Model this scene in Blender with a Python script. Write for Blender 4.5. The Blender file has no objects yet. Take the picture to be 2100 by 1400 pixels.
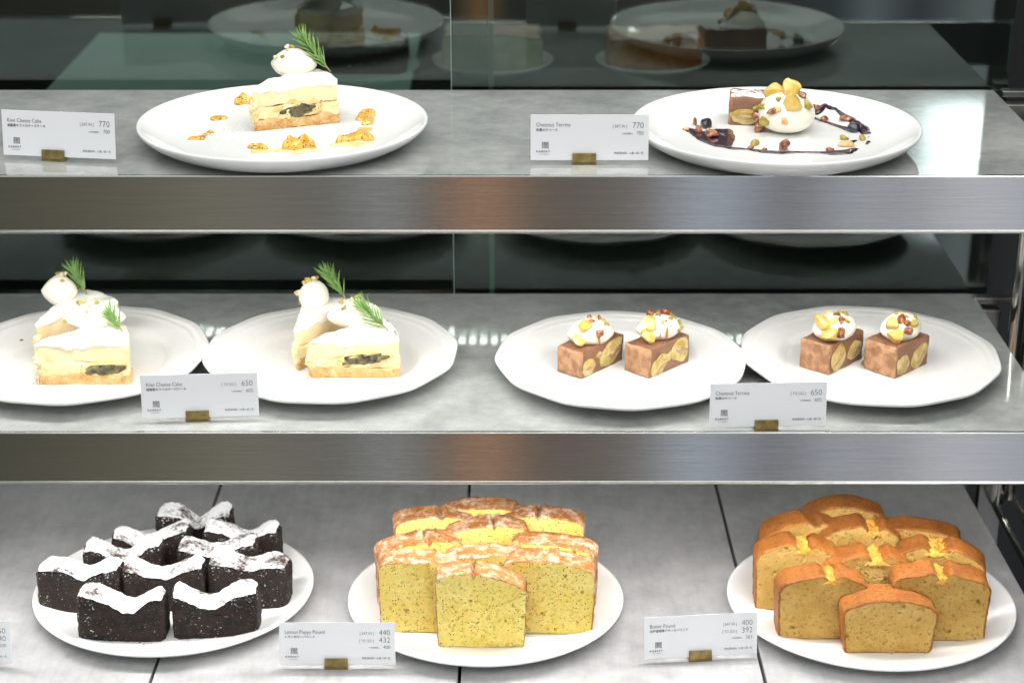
import bpy, bmesh, math, random
from mathutils import Vector, Matrix, noise
R = math.radians
S = bpy.context.scene
COL = S.collection
# ------------------------------------------------------------------ camera
CAMZ = 1.5
PITCH = R(22.2)
FPX = 3750.0
cam_d = bpy.data.cameras.new('camera')
cam = bpy.data.objects.new('camera', cam_d); COL.objects.link(cam)
cam.location = (0, 0, CAMZ)
cam.rotation_euler = (R(90) - PITCH, 0, 0)
cam_d.sensor_width = 36; cam_d.lens = FPX / 2100 * 36
cam_d.clip_start = 0.05; cam_d.clip_end = 60
cam_d.dof.use_dof = True; cam_d.dof.focus_distance = 1.47; cam_d.dof.aperture_fstop = 6.3
S.camera = cam
# ------------------------------------------------------------------ world: the cafe in front of the case, as a soft environment
W = bpy.data.worlds.new('World'); S.world = W; W.use_nodes = True
wn = W.node_tree.nodes; wl = W.node_tree.links; wn.clear()
def WM(op, a, b=None):
    n = wn.new('ShaderNodeMath'); n.operation = op
    for i, v in enumerate((a, b)):
        if v is None: continue
        if isinstance(v, (int, float)): n.inputs[i].default_value = v
        else: wl.new(v, n.inputs[i])
    return n.outputs[0]
tc = wn.new('ShaderNodeTexCoord'); sp = wn.new('ShaderNodeSeparateXYZ')
wl.new(tc.outputs['Generated'], sp.inputs[0])
negy = WM('MULTIPLY', sp.outputs[1], -1.0)
az = WM('ARCTAN2', sp.outputs[0], negy)
t = WM('ADD', WM('MULTIPLY', az, 1 / 0.7), 0.5)
ramp = wn.new('ShaderNodeValToRGB'); wl.new(t, ramp.inputs[0])
stops = [(-.34, (.16, .16, .135)), (-.29, (.20, .20, .165)), (-.22, (.25, .24, .20)), (-.16, (.33, .32, .285)), (-.085, (.26, .26, .25)),
         (-.073, (.62, .66, .68)), (-.062, (.26, .26, .25)), (-.035, (.20, .19, .18)), (-.018, (.74, .50, .34)), (.000, (.24, .22, .2)), (.085, (.30, .28, .26)),
         (.105, (.62, .68, .76)), (.118, (.40, .43, .47)), (.127, (.58, .63, .70)), (.145, (.27, .26, .27)), (.175, (.32, .33, .36)), (.195, (.62, .65, .68)),
         (.22, (.34, .34, .38)), (.25, (.66, .68, .70)), (.30, (.52, .54, .60)), (.345, (.5, .5, .52))]
el = ramp.color_ramp.elements
for i, (a, c) in enumerate(stops):
    p = a / 0.7 + 0.5
    e = el[i] if i < 2 else el.new(p)
    e.position = p; e.color = (*c, 1)
# brighter above the horizon (windows and ceiling of the cafe)
mr = wn.new('ShaderNodeMapRange'); wl.new(sp.outputs[2], mr.inputs[0])
mr.inputs[1].default_value = -0.15; mr.inputs[2].default_value = 0.12; mr.inputs[3].default_value = 1.0; mr.inputs[4].default_value = 2.6
mf = wn.new('ShaderNodeMapRange'); wl.new(negy, mf.inputs[0])
mf.inputs[1].default_value = -0.25; mf.inputs[2].default_value = 0.35; mf.inputs[3].default_value = 0.012; mf.inputs[4].default_value = 1.0
k = WM('MULTIPLY', mr.outputs[0], mf.outputs[0])
# two bright windows of the cafe, above eye level
def band(v, pts):
    n = wn.new('ShaderNodeValToRGB'); wl.new(v, n.inputs[0]); e = n.color_ramp.elements
    for i, (p, g) in enumerate(pts):
        q = e[i] if i < 2 else e.new(p)
        q.position = p; q.color = (g, g, g, 1)
    return n.outputs[0]
azw = band(WM('ADD', az, .5), [(.565, 0), (.575, .16), (.59, .16), (.60, 0), (.665, 0), (.69, .25), (.715, .16), (.735, .8), (.75, 1), (.781, 1), (.784, 0)])
elw = band(WM('ADD', sp.outputs[2], .5), [(.740, 0), (.752, 1), (.805, 1), (.822, 0)])
win = WM('MULTIPLY', WM('MULTIPLY', azw, elw), WM('GREATER_THAN', negy, 0.0))
mxw = wn.new('ShaderNodeMix'); mxw.data_type = 'RGBA'; mxw.clamp_factor = True; wl.new(win, mxw.inputs[0]); gm = wn.new('ShaderNodeGamma'); gm.inputs[1].default_value = 1.7; wl.new(ramp.outputs[0], gm.inputs[0]); 
me_ = wn.new('ShaderNodeMapRange'); wl.new(sp.outputs[2], me_.inputs[0]); me_.inputs[1].default_value = -.08; me_.inputs[2].default_value = .06
mg = wn.new('ShaderNodeMix'); mg.data_type = 'RGBA'; wl.new(me_.outputs[0], mg.inputs[0]); wl.new(gm.outputs[0], mg.inputs[6]); mg.inputs[7].default_value = (.19, .205, .205, 1)
wl.new(mg.outputs[2], mxw.inputs[6]); mxw.inputs[7].default_value = (.92, .97, 1, 1)
bg = wn.new('ShaderNodeBackground'); wl.new(mxw.outputs[2], bg.inputs[0])
wl.new(WM('ADD', WM('MULTIPLY', k, 1.12), WM('MULTIPLY', win, 30.0)), bg.inputs[1])
wo = wn.new('ShaderNodeOutputWorld'); wl.new(bg.outputs[0], wo.inputs[0])
# ------------------------------------------------------------------ lights: a strip over the top shelf, the cafe ceiling
def area(name, loc, rot, sx, sy, e, c=(1, 1, 1)):
    d = bpy.data.lights.new(name, 'AREA'); d.shape = 'RECTANGLE'; d.size = sx; d.size_y = sy; d.energy = e; d.color = c
    o = bpy.data.objects.new(name, d); COL.objects.link(o); o.location = loc; o.rotation_euler = rot; return o
area('canopy_strip_light', (0, 1.42, 1.46), (R(-4), 0, 0), 1.1, .05, 2.0, (1, .985, .95))
area('cafe_ceiling_light', (0.2, -.4, 2.9), (R(33), 0, 0), 2.4, 1.2, 26, (1, .97, .93))
LEDSTR = 88.0
vs = S.view_settings
S.view_settings.view_transform = 'Standard'; vs.look = 'None'; vs.exposure = 0.45; vs.gamma = 1; vs.use_curve_mapping = False
cy = S.cycles
cy.max_bounces = 10; cy.glossy_bounces = 6; cy.transparent_max_bounces = 12; cy.caustics_reflective = False; cy.caustics_refractive = False
cy.use_denoising = True; cy.sample_clamp_indirect = 12; cy.blur_glossy = 0.0

# ------------------------------------------------------------------ levels and pixel -> shelf point
TILT = math.atan(0.0384)
LV = {'top': (Vector((0, 1.3685, 1.090)), 0.0), 'mid': (Vector((0, 1.3087, .8955)), 0.0), 'deck': (Vector((0, 1.2467, .712)), -TILT)}
CP, SP_ = math.cos(PITCH), math.sin(PITCH)
def ray(x, y):
    u, v = (x - 1050) / FPX, (y - 700) / FPX
    return Vector((u, CP - v * SP_, -SP_ - v * CP))
def P(lv, x, y, h=0.0):
    """point on the shelf below the point at height h that the pixel shows"""
    o, a = LV[lv]; n = Vector((0, -math.sin(a), math.cos(a))); q = o + n * h
    d = ray(x, y); C = Vector((0, 0, CAMZ))
    t = (q - C).dot(n) / d.dot(n)
    return C + d * t - n * h
def ROT(lv, rz=0.0):
    return Matrix.Rotation(LV[lv][1], 4, 'X') @ Matrix.Rotation(rz, 4, 'Z')
def put(o, lv, x, y, h=0.0, rz=0.0, lift=0.0):
    p = P(lv, x, y, h); a = LV[lv][1]; n = Vector((0, -math.sin(a), math.cos(a)))
    o.rotation_euler = ROT(lv, rz).to_euler(); o.location = p + n * lift
    return o
def localpt(lv, x, y, org, h=0.0):
    d = P(lv, x, y, h) - org
    return ROT(lv).to_3x3().inverted() @ d

# ------------------------------------------------------------------ object helpers
def tag(o, label=None, cat=None, group=None, kind=None):
    if label: o['label'] = label
    if cat: o['category'] = cat
    if group: o['group'] = group
    if kind: o['kind'] = kind
    return o
def empty(name, label, cat, group=None):
    o = bpy.data.objects.new(name, None); o.empty_display_size = .01; COL.objects.link(o); return tag(o, label, cat, group)
def obj(name, vf, mat, parent=None, smooth=True, loc=None):
    v, f = vf
    me = bpy.data.meshes.new(name); me.from_pydata([tuple(q) for q in v], [], f); me.update()
    bm = bmesh.new(); bm.from_mesh(me); bmesh.ops.recalc_face_normals(bm, faces=bm.faces); bm.to_mesh(me); bm.free()
    if smooth: me.polygons.foreach_set('use_smooth', [True] * len(me.polygons))
    if smooth == 'auto':
        me.set_sharp_from_angle(angle=R(38))
    me.materials.append(mat)
    o = bpy.data.objects.new(name, me); COL.objects.link(o); o.parent = parent
    if loc: o.location = loc
    return o
def join(*parts):
    V, F = [], []
    for v, f in parts:
        n = len(V); V += [Vector(q) for q in v]; F += [tuple(i + n for i in g) for g in f]
    return V, F
def xf(vf, m): return [m @ Vector(q) for q in vf[0]], vf[1]
def T(x, y, z): return Matrix.Translation((x, y, z))
def box(x0, x1, y0, y1, z0, z1):
    v = [Vector((x, y, z)) for x in (x0, x1) for y in (y0, y1) for z in (z0, z1)]
    return v, [(0, 1, 3, 2), (4, 6, 7, 5), (0, 4, 5, 1), (2, 3, 7, 6), (0, 2, 6, 4), (1, 5, 7, 3)]
def bevbox(x0, x1, y0, y1, z0, z1, b=.001, seg=2):
    bm = bmesh.new(); v, f = box(x0, x1, y0, y1, z0, z1)
    bv = [bm.verts.new(q) for q in v]
    for g in f: bm.faces.new([bv[i] for i in g])
    bmesh.ops.recalc_face_normals(bm, faces=bm.faces)
    bmesh.ops.bevel(bm, geom=list(bm.edges), offset=b, segments=seg, affect='EDGES', profile=.5)
    bm.verts.index_update()
    r = [q.co.copy() for q in bm.verts], [tuple(w.index for w in g.verts) for g in bm.faces]
    bm.free(); return r
def nz(p, s, seed=0.0):
    return noise.noise(Vector((p[0] * s + seed * 7.31, p[1] * s - seed * 3.7, p[2] * s + seed * 1.9)))
def nv(p, s, seed=0.0):
    return noise.noise_vector(Vector((p[0] * s + seed * 7.31, p[1] * s - seed * 3.7, p[2] * s + seed * 1.9)))
def resample(pts, n):
    L = [0]; m = len(pts)
    for i in range(m): L.append(L[-1] + (Vector(pts[(i + 1) % m]) - Vector(pts[i])).length)
    out = []; j = 0
    for k_ in range(n):
        s = L[-1] * k_ / n
        while L[j + 1] < s: j += 1
        t_ = (s - L[j]) / max(1e-9, L[j + 1] - L[j])
        a, b = Vector(pts[j]), Vector(pts[(j + 1) % m]); out.append(a.lerp(b, t_))
    return out
def prism(outline, z0, top, n=96, rows=8, rings=9, rnd=.0012, amp=.0004, sc=220, seed=0, crustring=0, bot=None, first=.0016):
    """outline (x,y) extruded from z0/bot(x,y) to top(x,y), rounded edges, noisy. Returns (side mesh, cap mesh)."""
    tf = top if callable(top) else (lambda x, y: top)
    bf = bot if bot else (lambda x, y: z0)
    o = resample([Vector((a[0], a[1])) for a in outline], n)
    c = Vector((0, 0))
    for q in o: c += q
    c /= n
    rmean = sum((q - c).length for q in o) / n
    def grid(zones):
        V, F = [], []; idx = {}
        def vert(key, p):
            if key not in idx: idx[key] = len(V); V.append(p)
            return idx[key]
        levels = []   # (inset fraction, kind, param)
        fr = [0] + [first / rmean + (1 - first / rmean) * (i / (rings - 1)) for i in range(rings)]
        fr = [min(1, q) for q in fr]
        prof = []
        for i in range(len(fr) - 1, -1, -1): prof.append((fr[i], 'b'))
        for r_ in range(1, rows): prof.append((0, r_ / rows))
        for i in range(len(fr)): prof.append((fr[i], 't'))
        m = len(prof)
        for pi, (ins, kd) in enumerate(prof):
            for i, q in enumerate(o):
                e = ins
                if kd in ('b', 't') and ins == 0: e = rnd / rmean
                p2 = c + (q - c) * (1 - e)
                if kd == 'b': z = bf(p2.x, p2.y)
                elif kd == 't': z = tf(p2.x, p2.y)
                else:
                    a_, b_ = bf(p2.x, p2.y), tf(p2.x, p2.y); aa = a_ + rnd; bb = b_ - rnd
                    z = aa + (bb - aa) * (kd - 1 / rows) / (1 - 2 / rows) if rows > 2 else (aa + bb) / 2
                p = Vector((p2.x, p2.y, z)); p += nv(p, sc, seed) * amp + nv(p, sc * .22, seed + 5) * amp * 1.2
                vert((pi, i) if e < 1 else (pi, 0), p)
        nb = len(fr)
        for pi in range(m - 1):
            ringno = None
            if pi < nb - 1: ringno = nb - 2 - pi
            elif pi >= m - nb: ringno = pi - (m - nb)
            zone = 'side' if (ringno is None or ringno < crustring) else 'cap'
            if zone not in zones: continue
            for i in range(n):
                j = (i + 1) % n
                q = [idx.get((pi, i), idx.get((pi, 0))), idx.get((pi, j), idx.get((pi, 0))), idx.get((pi + 1, j), idx.get((pi + 1, 0))), idx.get((pi + 1, i), idx.get((pi + 1, 0)))]
                w = []
                for a in q:
                    if a not in w: w.append(a)
                if len(w) >= 3: F.append(tuple(w))
        used = sorted({a for g in F for a in g}); mp = {a: i for i, a in enumerate(used)}
        return [V[a] for a in used], [tuple(mp[a] for a in g) for g in F]
    return grid(('side',)), grid(('cap',))
def lathe(prof, n=96, rad=None, closed=False):
    V, F = [], []
    for (r, z) in prof:
        for i in range(n):
            th = 2 * math.pi * i / n; m = rad(th, r) if rad else 1
            V.append(Vector((r * m * math.cos(th), r * m * math.sin(th), z)))
    for a in range(len(prof) - 1):
        for i in range(n):
            j = (i + 1) % n; F.append((a * n + i, a * n + j, (a + 1) * n + j, (a + 1) * n + i))
    F.append(tuple(range(n))); k0 = (len(prof) - 1) * n; F.append(tuple(k0 + i for i in range(n)))
    return V, F
def ico(sub=2):
    bm = bmesh.new(); bmesh.ops.create_icosphere(bm, subdivisions=sub, radius=1)
    bm.verts.index_update()
    r = [v.co.copy() for v in bm.verts], [tuple(w.index for w in f.verts) for f in bm.faces]; bm.free(); return r
ICO = {i: ico(i) for i in (1, 2, 3, 4)}
def blob(a, b, c, seed=0, amp=.25, sc=1.3, sub=2, facet=0):
    v, f = ICO[sub]; out = []
    for p in v:
        k_ = 1 + amp * nz(p, sc, seed)
        q = Vector((p.x * a, p.y * b, p.z * c)) * k_
        if facet:
            for n_ in range(facet):
                d = Vector((math.sin(seed * 9 + n_ * 2.4), math.cos(seed * 5 + n_ * 1.7), math.sin(seed * 3 + n_ * 4.1))).normalized()
                lim = .62 * abs(Vector((d.x * a, d.y * b, d.z * c)).length); s_ = q.dot(d)
                if s_ > lim: q -= d * (s_ - lim)
        out.append(q)
    return out, f
def quenelle(a, b, c, seed=0, sharp=.55):
    """spoon-shaped cream: egg with drawn-out ends and one soft ridge, base flattened"""
    V = []
    v, f = ICO[4]
    for p in v:
        t_ = p.x; w = (1 - sharp * .35 * abs(t_) ** 1.5)
        x = a * t_ * (1 + .03 * abs(t_) ** 6); y = b * p.y * w; z = c * p.z * w
        if p.z < 0: z *= .8
        th = math.atan2(p.z, p.y)
        rg = 1 + .035 * math.exp(-((th - 1.9) / .16) ** 2) - .03 * math.exp(-((th - 1.6) / .2) ** 2)
        k_ = 1 + .08 * nz(p, 1.2, seed) + .03 * nz((p.x * .5, p.y, p.z), 3.2, seed) + .010 * nz((p.x * .25, p.y, p.z), 14, seed)
        q = Vector((x, y * rg, z * rg)) * k_
        if t_ < -.95: q.x -= a * .035 * (abs(t_) - .95) / .05; q.z += c * .08 * (abs(t_) - .95) / .05
        V.append(q)
    return V, f
def tube(pts, rad, n=6):
    V, F = [], []
    for i, p in enumerate(pts):
        p = Vector(p); a = Vector(pts[max(0, i - 1)]); b = Vector(pts[min(len(pts) - 1, i + 1)])
        d = (b - a).normalized(); u = d.cross(Vector((0.13, .31, .94))).normalized(); w = d.cross(u)
        r = rad[i] if isinstance(rad, (list, tuple)) else rad
        for k_ in range(n):
            th = 2 * math.pi * k_ / n; V.append(p + (u * math.cos(th) + w * math.sin(th)) * r)
    for i in range(len(pts) - 1):
        for k_ in range(n):
            j = (k_ + 1) % n; F.append((i * n + k_, i * n + j, (i + 1) * n + j, (i + 1) * n + k_))
    F.append(tuple(range(n))); F.append(tuple((len(pts) - 1) * n + k_ for k_ in range(n)))
    return V, F

# ------------------------------------------------------------------ materials
def nodes(m):
    m.use_nodes = True; nt = m.node_tree; b = nt.nodes['Principled BSDF']; return nt, nt.nodes, nt.links, b
def coords(nt, scale=1.0, rand=True, stretch=None):
    tc_ = nt.nodes.new('ShaderNodeTexCoord'); out = tc_.outputs['Object']
    if rand:
        oi = nt.nodes.new('ShaderNodeObjectInfo'); ad = nt.nodes.new('ShaderNodeVectorMath'); ad.operation = 'ADD'
        nt.links.new(out, ad.inputs[0]); nt.links.new(oi.outputs['Random'], ad.inputs[1]); out = ad.outputs[0]
    if stretch:
        mp = nt.nodes.new('ShaderNodeMapping'); mp.inputs['Scale'].default_value = stretch; nt.links.new(out, mp.inputs[0]); out = mp.outputs[0]
    return out
def noise_n(nt, vec, scale, detail=4, rough=.55):
    n = nt.nodes.new('ShaderNodeTexNoise'); n.inputs['Scale'].default_value = scale; n.inputs['Detail'].default_value = detail; n.inputs['Roughness'].default_value = rough
    nt.links.new(vec, n.inputs['Vector']); return n.outputs[0]
def voro(nt, vec, scale, feature='F1'):
    n = nt.nodes.new('ShaderNodeTexVoronoi'); n.feature = feature; n.inputs['Scale'].default_value = scale; nt.links.new(vec, n.inputs['Vector']); return n
def rampn(nt, fac, stops):
    n = nt.nodes.new('ShaderNodeValToRGB'); nt.links.new(fac, n.inputs[0]); e = n.color_ramp.elements
    for i, (p, c) in enumerate(stops):
        q = e[i] if i < 2 else e.new(p)
        q.position = p; q.color = (*c, 1) if len(c) == 3 else c
    return n.outputs[0]
def mixc(nt, fac, a, b, mode='MIX'):
    n = nt.nodes.new('ShaderNodeMix'); n.data_type = 'RGBA'; n.blend_type = mode
    for s, v in ((n.inputs[0], fac), (n.inputs[6], a), (n.inputs[7], b)):
        if isinstance(v, (int, float)): s.default_value = v
        elif isinstance(v, tuple): s.default_value = (*v, 1)
        else: nt.links.new(v, s)
    return n.outputs[2]
def math_n(nt, op, a, b=None):
    n = nt.nodes.new('ShaderNodeMath'); n.operation = op
    for i, v in enumerate((a, b)):
        if v is None: continue
        if isinstance(v, (int, float)): n.inputs[i].default_value = v
        else: nt.links.new(v, n.inputs[i])
    return n.outputs[0]
def bump(nt, b, h, strength=.5, dist=.001):
    n = nt.nodes.new('ShaderNodeBump'); n.inputs['Strength'].default_value = strength; n.inputs['Distance'].default_value = dist
    nt.links.new(h, n.inputs['Height']); nt.links.new(n.outputs[0], b.inputs['Normal'])
def M(name, c, rough=.5, c2=None, sc=60, lo=.35, hi=.65, bs=None, bd=.0005, bst=.5, sss=0, sssr=(.01, .006, .004), metal=0, coat=0, spec=.5, trans=0):
    m = bpy.data.materials.new(name); nt, N, L, b = nodes(m)
    b.inputs['Base Color'].default_value = (*c, 1); b.inputs['Roughness'].default_value = rough; b.inputs['Metallic'].default_value = metal
    b.inputs['Specular IOR Level'].default_value = spec
    b.inputs['Coat Weight'].default_value = coat; b.inputs['Coat Roughness'].default_value = .06
    b.inputs['Transmission Weight'].default_value = trans
    if sss:
        b.inputs['Subsurface Weight'].default_value = sss; b.inputs['Subsurface Radius'].default_value = (1, .6, .4); b.inputs['Subsurface Scale'].default_value = sssr[0]
    vec = coords(nt)
    if c2 is not None: L.new(rampn(nt, noise_n(nt, vec, sc, 5), [(lo, c), (hi, c2)]), b.inputs['Base Color'])
    if bs: bump(nt, b, noise_n(nt, vec, bs, 4), bst, bd)
    return m
porcelain = M('white_porcelain', (.80, .80, .79), .12, bs=30, bd=.0002, bst=.2, coat=.3)
stoneware = M('matt_white_stoneware', (.71, .705, .68), .32, (.75, .745, .725), sc=25, bs=90, bd=.0003, bst=.25)
def concrete(name, ca, cb, coat, crough, rough, streak=(7, 90, 7)):
    m = bpy.data.materials.new(name); nt, N, L, b = nodes(m); vec = coords(nt, rand=False)
    n1 = noise_n(nt, vec, 5, 8, .65); n2 = noise_n(nt, vec, 38, 6, .7)
    st = coords(nt, rand=False, stretch=streak); n3 = noise_n(nt, st, 3, 4, .6)
    f = math_n(nt, 'ADD', math_n(nt, 'ADD', math_n(nt, 'MULTIPLY', n1, .55), math_n(nt, 'MULTIPLY', n2, .3)), math_n(nt, 'MULTIPLY', n3, .15))
    L.new(rampn(nt, f, [(.40, ca), (.60, cb)]), b.inputs['Base Color'])
    b.inputs['Roughness'].default_value = rough; b.inputs['Coat Weight'].default_value = coat; b.inputs['Coat Roughness'].default_value = crough
    b.inputs['Coat IOR'].default_value = 1.6
    if rough > .1: bump(nt, b, n2, .12, .0003)
    return m
shelf_mat = concrete('grey_stone_board_under_glass', (.23, .24, .233), (.42, .43, .415), 0, .015, .02, (14, 22, 7))
shelf_mat.node_tree.nodes['Principled BSDF'].inputs['IOR'].default_value = 1.95
deck_mat = concrete('grey_stone_tile', (.28, .278, .28), (.46, .456, .46), .35, .22, .5, (45, 7, 7))
def steel_mat(name, base, rough, brushed=True):
    m = bpy.data.materials.new(name); nt, N, L, b = nodes(m)
    b.inputs['Metallic'].default_value = 1; b.inputs['Roughness'].default_value = rough
    vec = coords(nt, rand=False, stretch=(6, 900, 900) if brushed else (60, 60, 8)); h = noise_n(nt, vec, 3 if brushed else 1, 3, .6)
    L.new(rampn(nt, h, [(.3, tuple(q * .86 for q in base)), (.7, base)]), b.inputs['Base Color'])
    if brushed:
        b.inputs['Anisotropic'].default_value = .94
        cx = nt.nodes.new('ShaderNodeCombineXYZ'); cx.inputs[2].default_value = 1.0; L.new(cx.outputs[0], b.inputs['Tangent'])
        bump(nt, b, h, .06, .0002)
    return m
steel = steel_mat('brushed_steel', (.66, .65, .63), .13)
steel_dk = steel_mat('dark_steel', (.34, .33, .31), .3, False)
chrome = steel_mat('polished_steel', (.6, .59, .56), .16, False)
black = M('black_laminate', (.006, .007, .007), .35)
seam_m = M('dark_joint', (.025, .025, .025), .8)
def glass_mat(name, tint, refl):
    m = bpy.data.materials.new(name); m.use_nodes = True; nt = m.node_tree; N = nt.nodes; L = nt.links; N.clear()
    out = N.new('ShaderNodeOutputMaterial'); mx = N.new('ShaderNodeMixShader'); tr = N.new('ShaderNodeBsdfTransparent'); gl = N.new('ShaderNodeBsdfGlossy')
    tr.inputs[0].default_value = (*tint, 1); gl.inputs[0].default_value = (.9, 1, .97, 1); gl.inputs['Roughness'].default_value = .012
    fr = N.new('ShaderNodeFresnel'); fr.inputs[0].default_value = 1.45
    a = math_n(nt, 'ADD', math_n(nt, 'MULTIPLY', fr.outputs[0], .8), refl)
    L.new(a, mx.inputs[0]); L.new(tr.outputs[0], mx.inputs[1]); L.new(gl.outputs[0], mx.inputs[2]); L.new(mx.outputs[0], out.inputs[0]); return m
door_glass = glass_mat('smoked_door_glass', (.60, .66, .63), .055)
edge_glass = M('green_glass_edge', (.30, .42, .37), .3)
def led(st):
    m = bpy.data.materials.new('led_chip'); nt, N, L, b = nodes(m)
    b.inputs['Base Color'].default_value = (.8, .8, .8, 1); b.inputs['Emission Color'].default_value = (1, .985, .955, 1); b.inputs['Emission Strength'].default_value = st; return m
paper = M('white_card_paper', (.74, .74, .76), .6)
ink = M('black_ink', (.03, .03, .035), .6)
brass = M('aged_brass', (.20, .15, .055), .42, (.33, .25, .10), sc=140, metal=.85, bs=200, bd=.0001)
# foods
def crumb_mat(name, c, c2, dark, seeds, pit=210, hole=60, hs=.13):
    m = bpy.data.materials.new(name); nt, N, L, b = nodes(m); vec = coords(nt)
    base = rampn(nt, noise_n(nt, vec, 45, 5, .6), [(.36, c), (.66, c2)])
    # irregular pores: distorted voronoi at two scales
    nn = nt.nodes.new('ShaderNodeTexNoise'); nn.inputs['Scale'].default_value = 130; nt.links.new(vec, nn.inputs['Vector'])
    ad = nt.nodes.new('ShaderNodeVectorMath'); ad.operation = 'MULTIPLY_ADD'; nt.links.new(nn.outputs['Color'], ad.inputs[0]); ad.inputs[1].default_value = (.007,) * 3; nt.links.new(vec, ad.inputs[2])
    v1 = voro(nt, ad.outputs[0], pit).outputs['Distance']; v2 = voro(nt, ad.outputs[0], pit * 2.6).outputs['Distance']
    p1 = rampn(nt, v1, [(.16, (1, 1, 1)), (.34, (0, 0, 0))]); p2 = rampn(nt, v2, [(.22, (1, 1, 1)), (.45, (0, 0, 0))])
    big = voro(nt, ad.outputs[0], hole).outputs['Distance']; pb = rampn(nt, big, [(hs * .55, (1, 1, 1)), (hs, (0, 0, 0))])
    col = mixc(nt, math_n(nt, 'MULTIPLY', p1, .46), base, dark); col = mixc(nt, math_n(nt, 'MULTIPLY', p2, .22), col, dark)
    col = mixc(nt, math_n(nt, 'MULTIPLY', pb, .75), col, tuple(q * .7 for q in dark))
    if seeds:
        vs_ = voro(nt, vec, 400); sel = math_n(nt, 'LESS_THAN', vs_.outputs['Distance'], .21)
        sep = nt.nodes.new('ShaderNodeSeparateColor'); nt.links.new(vs_.outputs['Color'], sep.inputs[0])
        sel = math_n(nt, 'MULTIPLY', sel, math_n(nt, 'LESS_THAN', sep.outputs[0], .42))
        col = mixc(nt, math_n(nt, 'MULTIPLY', sel, .95), col, (.045, .045, .06))
    L.new(col, b.inputs['Base Color']); b.inputs['Roughness'].default_value = .8; b.inputs['Specular IOR Level'].default_value = .25
    b.inputs['Subsurface Weight'].default_value = .12; b.inputs['Subsurface Scale'].default_value = .004
    h = math_n(nt, 'ADD', math_n(nt, 'ADD', math_n(nt, 'MULTIPLY', p1, -.8), math_n(nt, 'MULTIPLY', p2, -.4)), math_n(nt, 'MULTIPLY', pb, -2.0))
    h = math_n(nt, 'ADD', h, math_n(nt, 'MULTIPLY', noise_n(nt, vec, 500, 3), .8))
    bump(nt, b, h, .9, .0014); return m
def crust_mat(name, c, c2, glaze, gscale=55, glo=.52, ghi=.62, rough=.55):
    m = bpy.data.materials.new(name); nt, N, L, b = nodes(m); vec = coords(nt)
    base = rampn(nt, noise_n(nt, vec, 50, 6, .65), [(.34, c), (.66, c2)])
    sm = rampn(nt, noise_n(nt, vec, 330, 4, .7), [(.32, (.35, .3, .3)), (.52, (1, 1, 1))]); base = mixc(nt, 1.0, base, sm, 'MULTIPLY')
    if glaze:
        g = rampn(nt, noise_n(nt, vec, gscale, 8, .75), [(glo, (0, 0, 0)), (ghi, (1, 1, 1))])
        base = mixc(nt, math_n(nt, 'MULTIPLY', g, glaze), base, (.84, .76, .62))
    L.new(base, b.inputs['Base Color']); b.inputs['Roughness'].default_value = rough; b.inputs['Specular IOR Level'].default_value = .35
    bump(nt, b, math_n(nt, 'ADD', noise_n(nt, vec, 200, 6, .75), noise_n(nt, vec, 900, 3)), .8, .0016); return m
lemon_crumb = crumb_mat('lemon_crumb', (.80, .61, .145), (.86, .71, .24), (.54, .36, .04), True, 260, 75)
lemon_crust = crust_mat('lemon_crust', (.32, .105, .018), (.48, .19, .042), .60, 95, .48, .62)
butter_crumb = crumb_mat('butter_crumb', (.50, .30, .072), (.62, .405, .128), (.25, .12, .02), False, 250, 70, .16)
butter_crust = crust_mat('butter_crust', (.26, .080, .012), (.46, .165, .03), 0, rough=.38)
crack_m = crust_mat('cream_yellow_crack', (.70, .29, .03), (.84, .46, .09), 0, rough=.6)
def brownie_mat():
    m = bpy.data.materials.new('chocolate_crumb'); nt, N, L, b = nodes(m); vec = coords(nt)
    base = rampn(nt, noise_n(nt, vec, 150, 6, .7), [(.4, (.006, .0035, .003)), (.62, (.030, .015, .010))])
    sp3 = nt.nodes.new('ShaderNodeSeparateXYZ'); tc3 = nt.nodes.new('ShaderNodeTexCoord'); L.new(tc3.outputs['Object'], sp3.inputs[0])
    hgt = math_n(nt, 'MULTIPLY', math_n(nt, 'MAXIMUM', math_n(nt, 'SUBTRACT', sp3.outputs[2], .028), 0.0), 6.0)
    f = math_n(nt, 'ADD', noise_n(nt, vec, 480, 4, .7), math_n(nt, 'ADD', hgt, math_n(nt, 'MULTIPLY', noise_n(nt, vec, 60, 3), .25)))
    base = mixc(nt, rampn(nt, f, [(.775, (0, 0, 0)), (.82, (1, 1, 1))]), base, (.72, .70, .70))
    L.new(base, b.inputs['Base Color']); b.inputs['Roughness'].default_value = .6; b.inputs['Specular IOR Level'].default_value = .3
    st = coords(nt, stretch=(.5, .5, 1.6))
    bump(nt, b, noise_n(nt, st, 230, 6, .7), 1.0, .003); return m
brownie_m = brownie_mat()
def sugar_mat(name, under, lo, hi, scale=170):
    m = bpy.data.materials.new(name); nt, N, L, b = nodes(m); vec = coords(nt)
    a = noise_n(nt, vec, scale, 6, .8); big = noise_n(nt, vec, 38, 3, .5)
    f = math_n(nt, 'ADD', math_n(nt, 'MULTIPLY', a, .5), math_n(nt, 'MULTIPLY', big, .5))
    L.new(mixc(nt, rampn(nt, f, [(lo, (0, 0, 0)), ((lo + hi) / 2, (.30, .30, .30)), (hi, (1, 1, 1))]), under, (.80, .80, .81)), b.inputs['Base Color'])
    b.inputs['Roughness'].default_value = .9; b.inputs['Specular IOR Level'].default_value = .1
    bump(nt, b, noise_n(nt, vec, 700, 4, .7), .6, .0008); return m
dust_top = sugar_mat('powdered_sugar_crust', (.055, .03, .022), .395, .50, 240)
dust_side = sugar_mat('chocolate_edge_with_sugar', (.022, .011, .008), .55, .61, 260)
sugar_white = M('powdered_sugar', (.85, .85, .86), .9, spec=.1)
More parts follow.
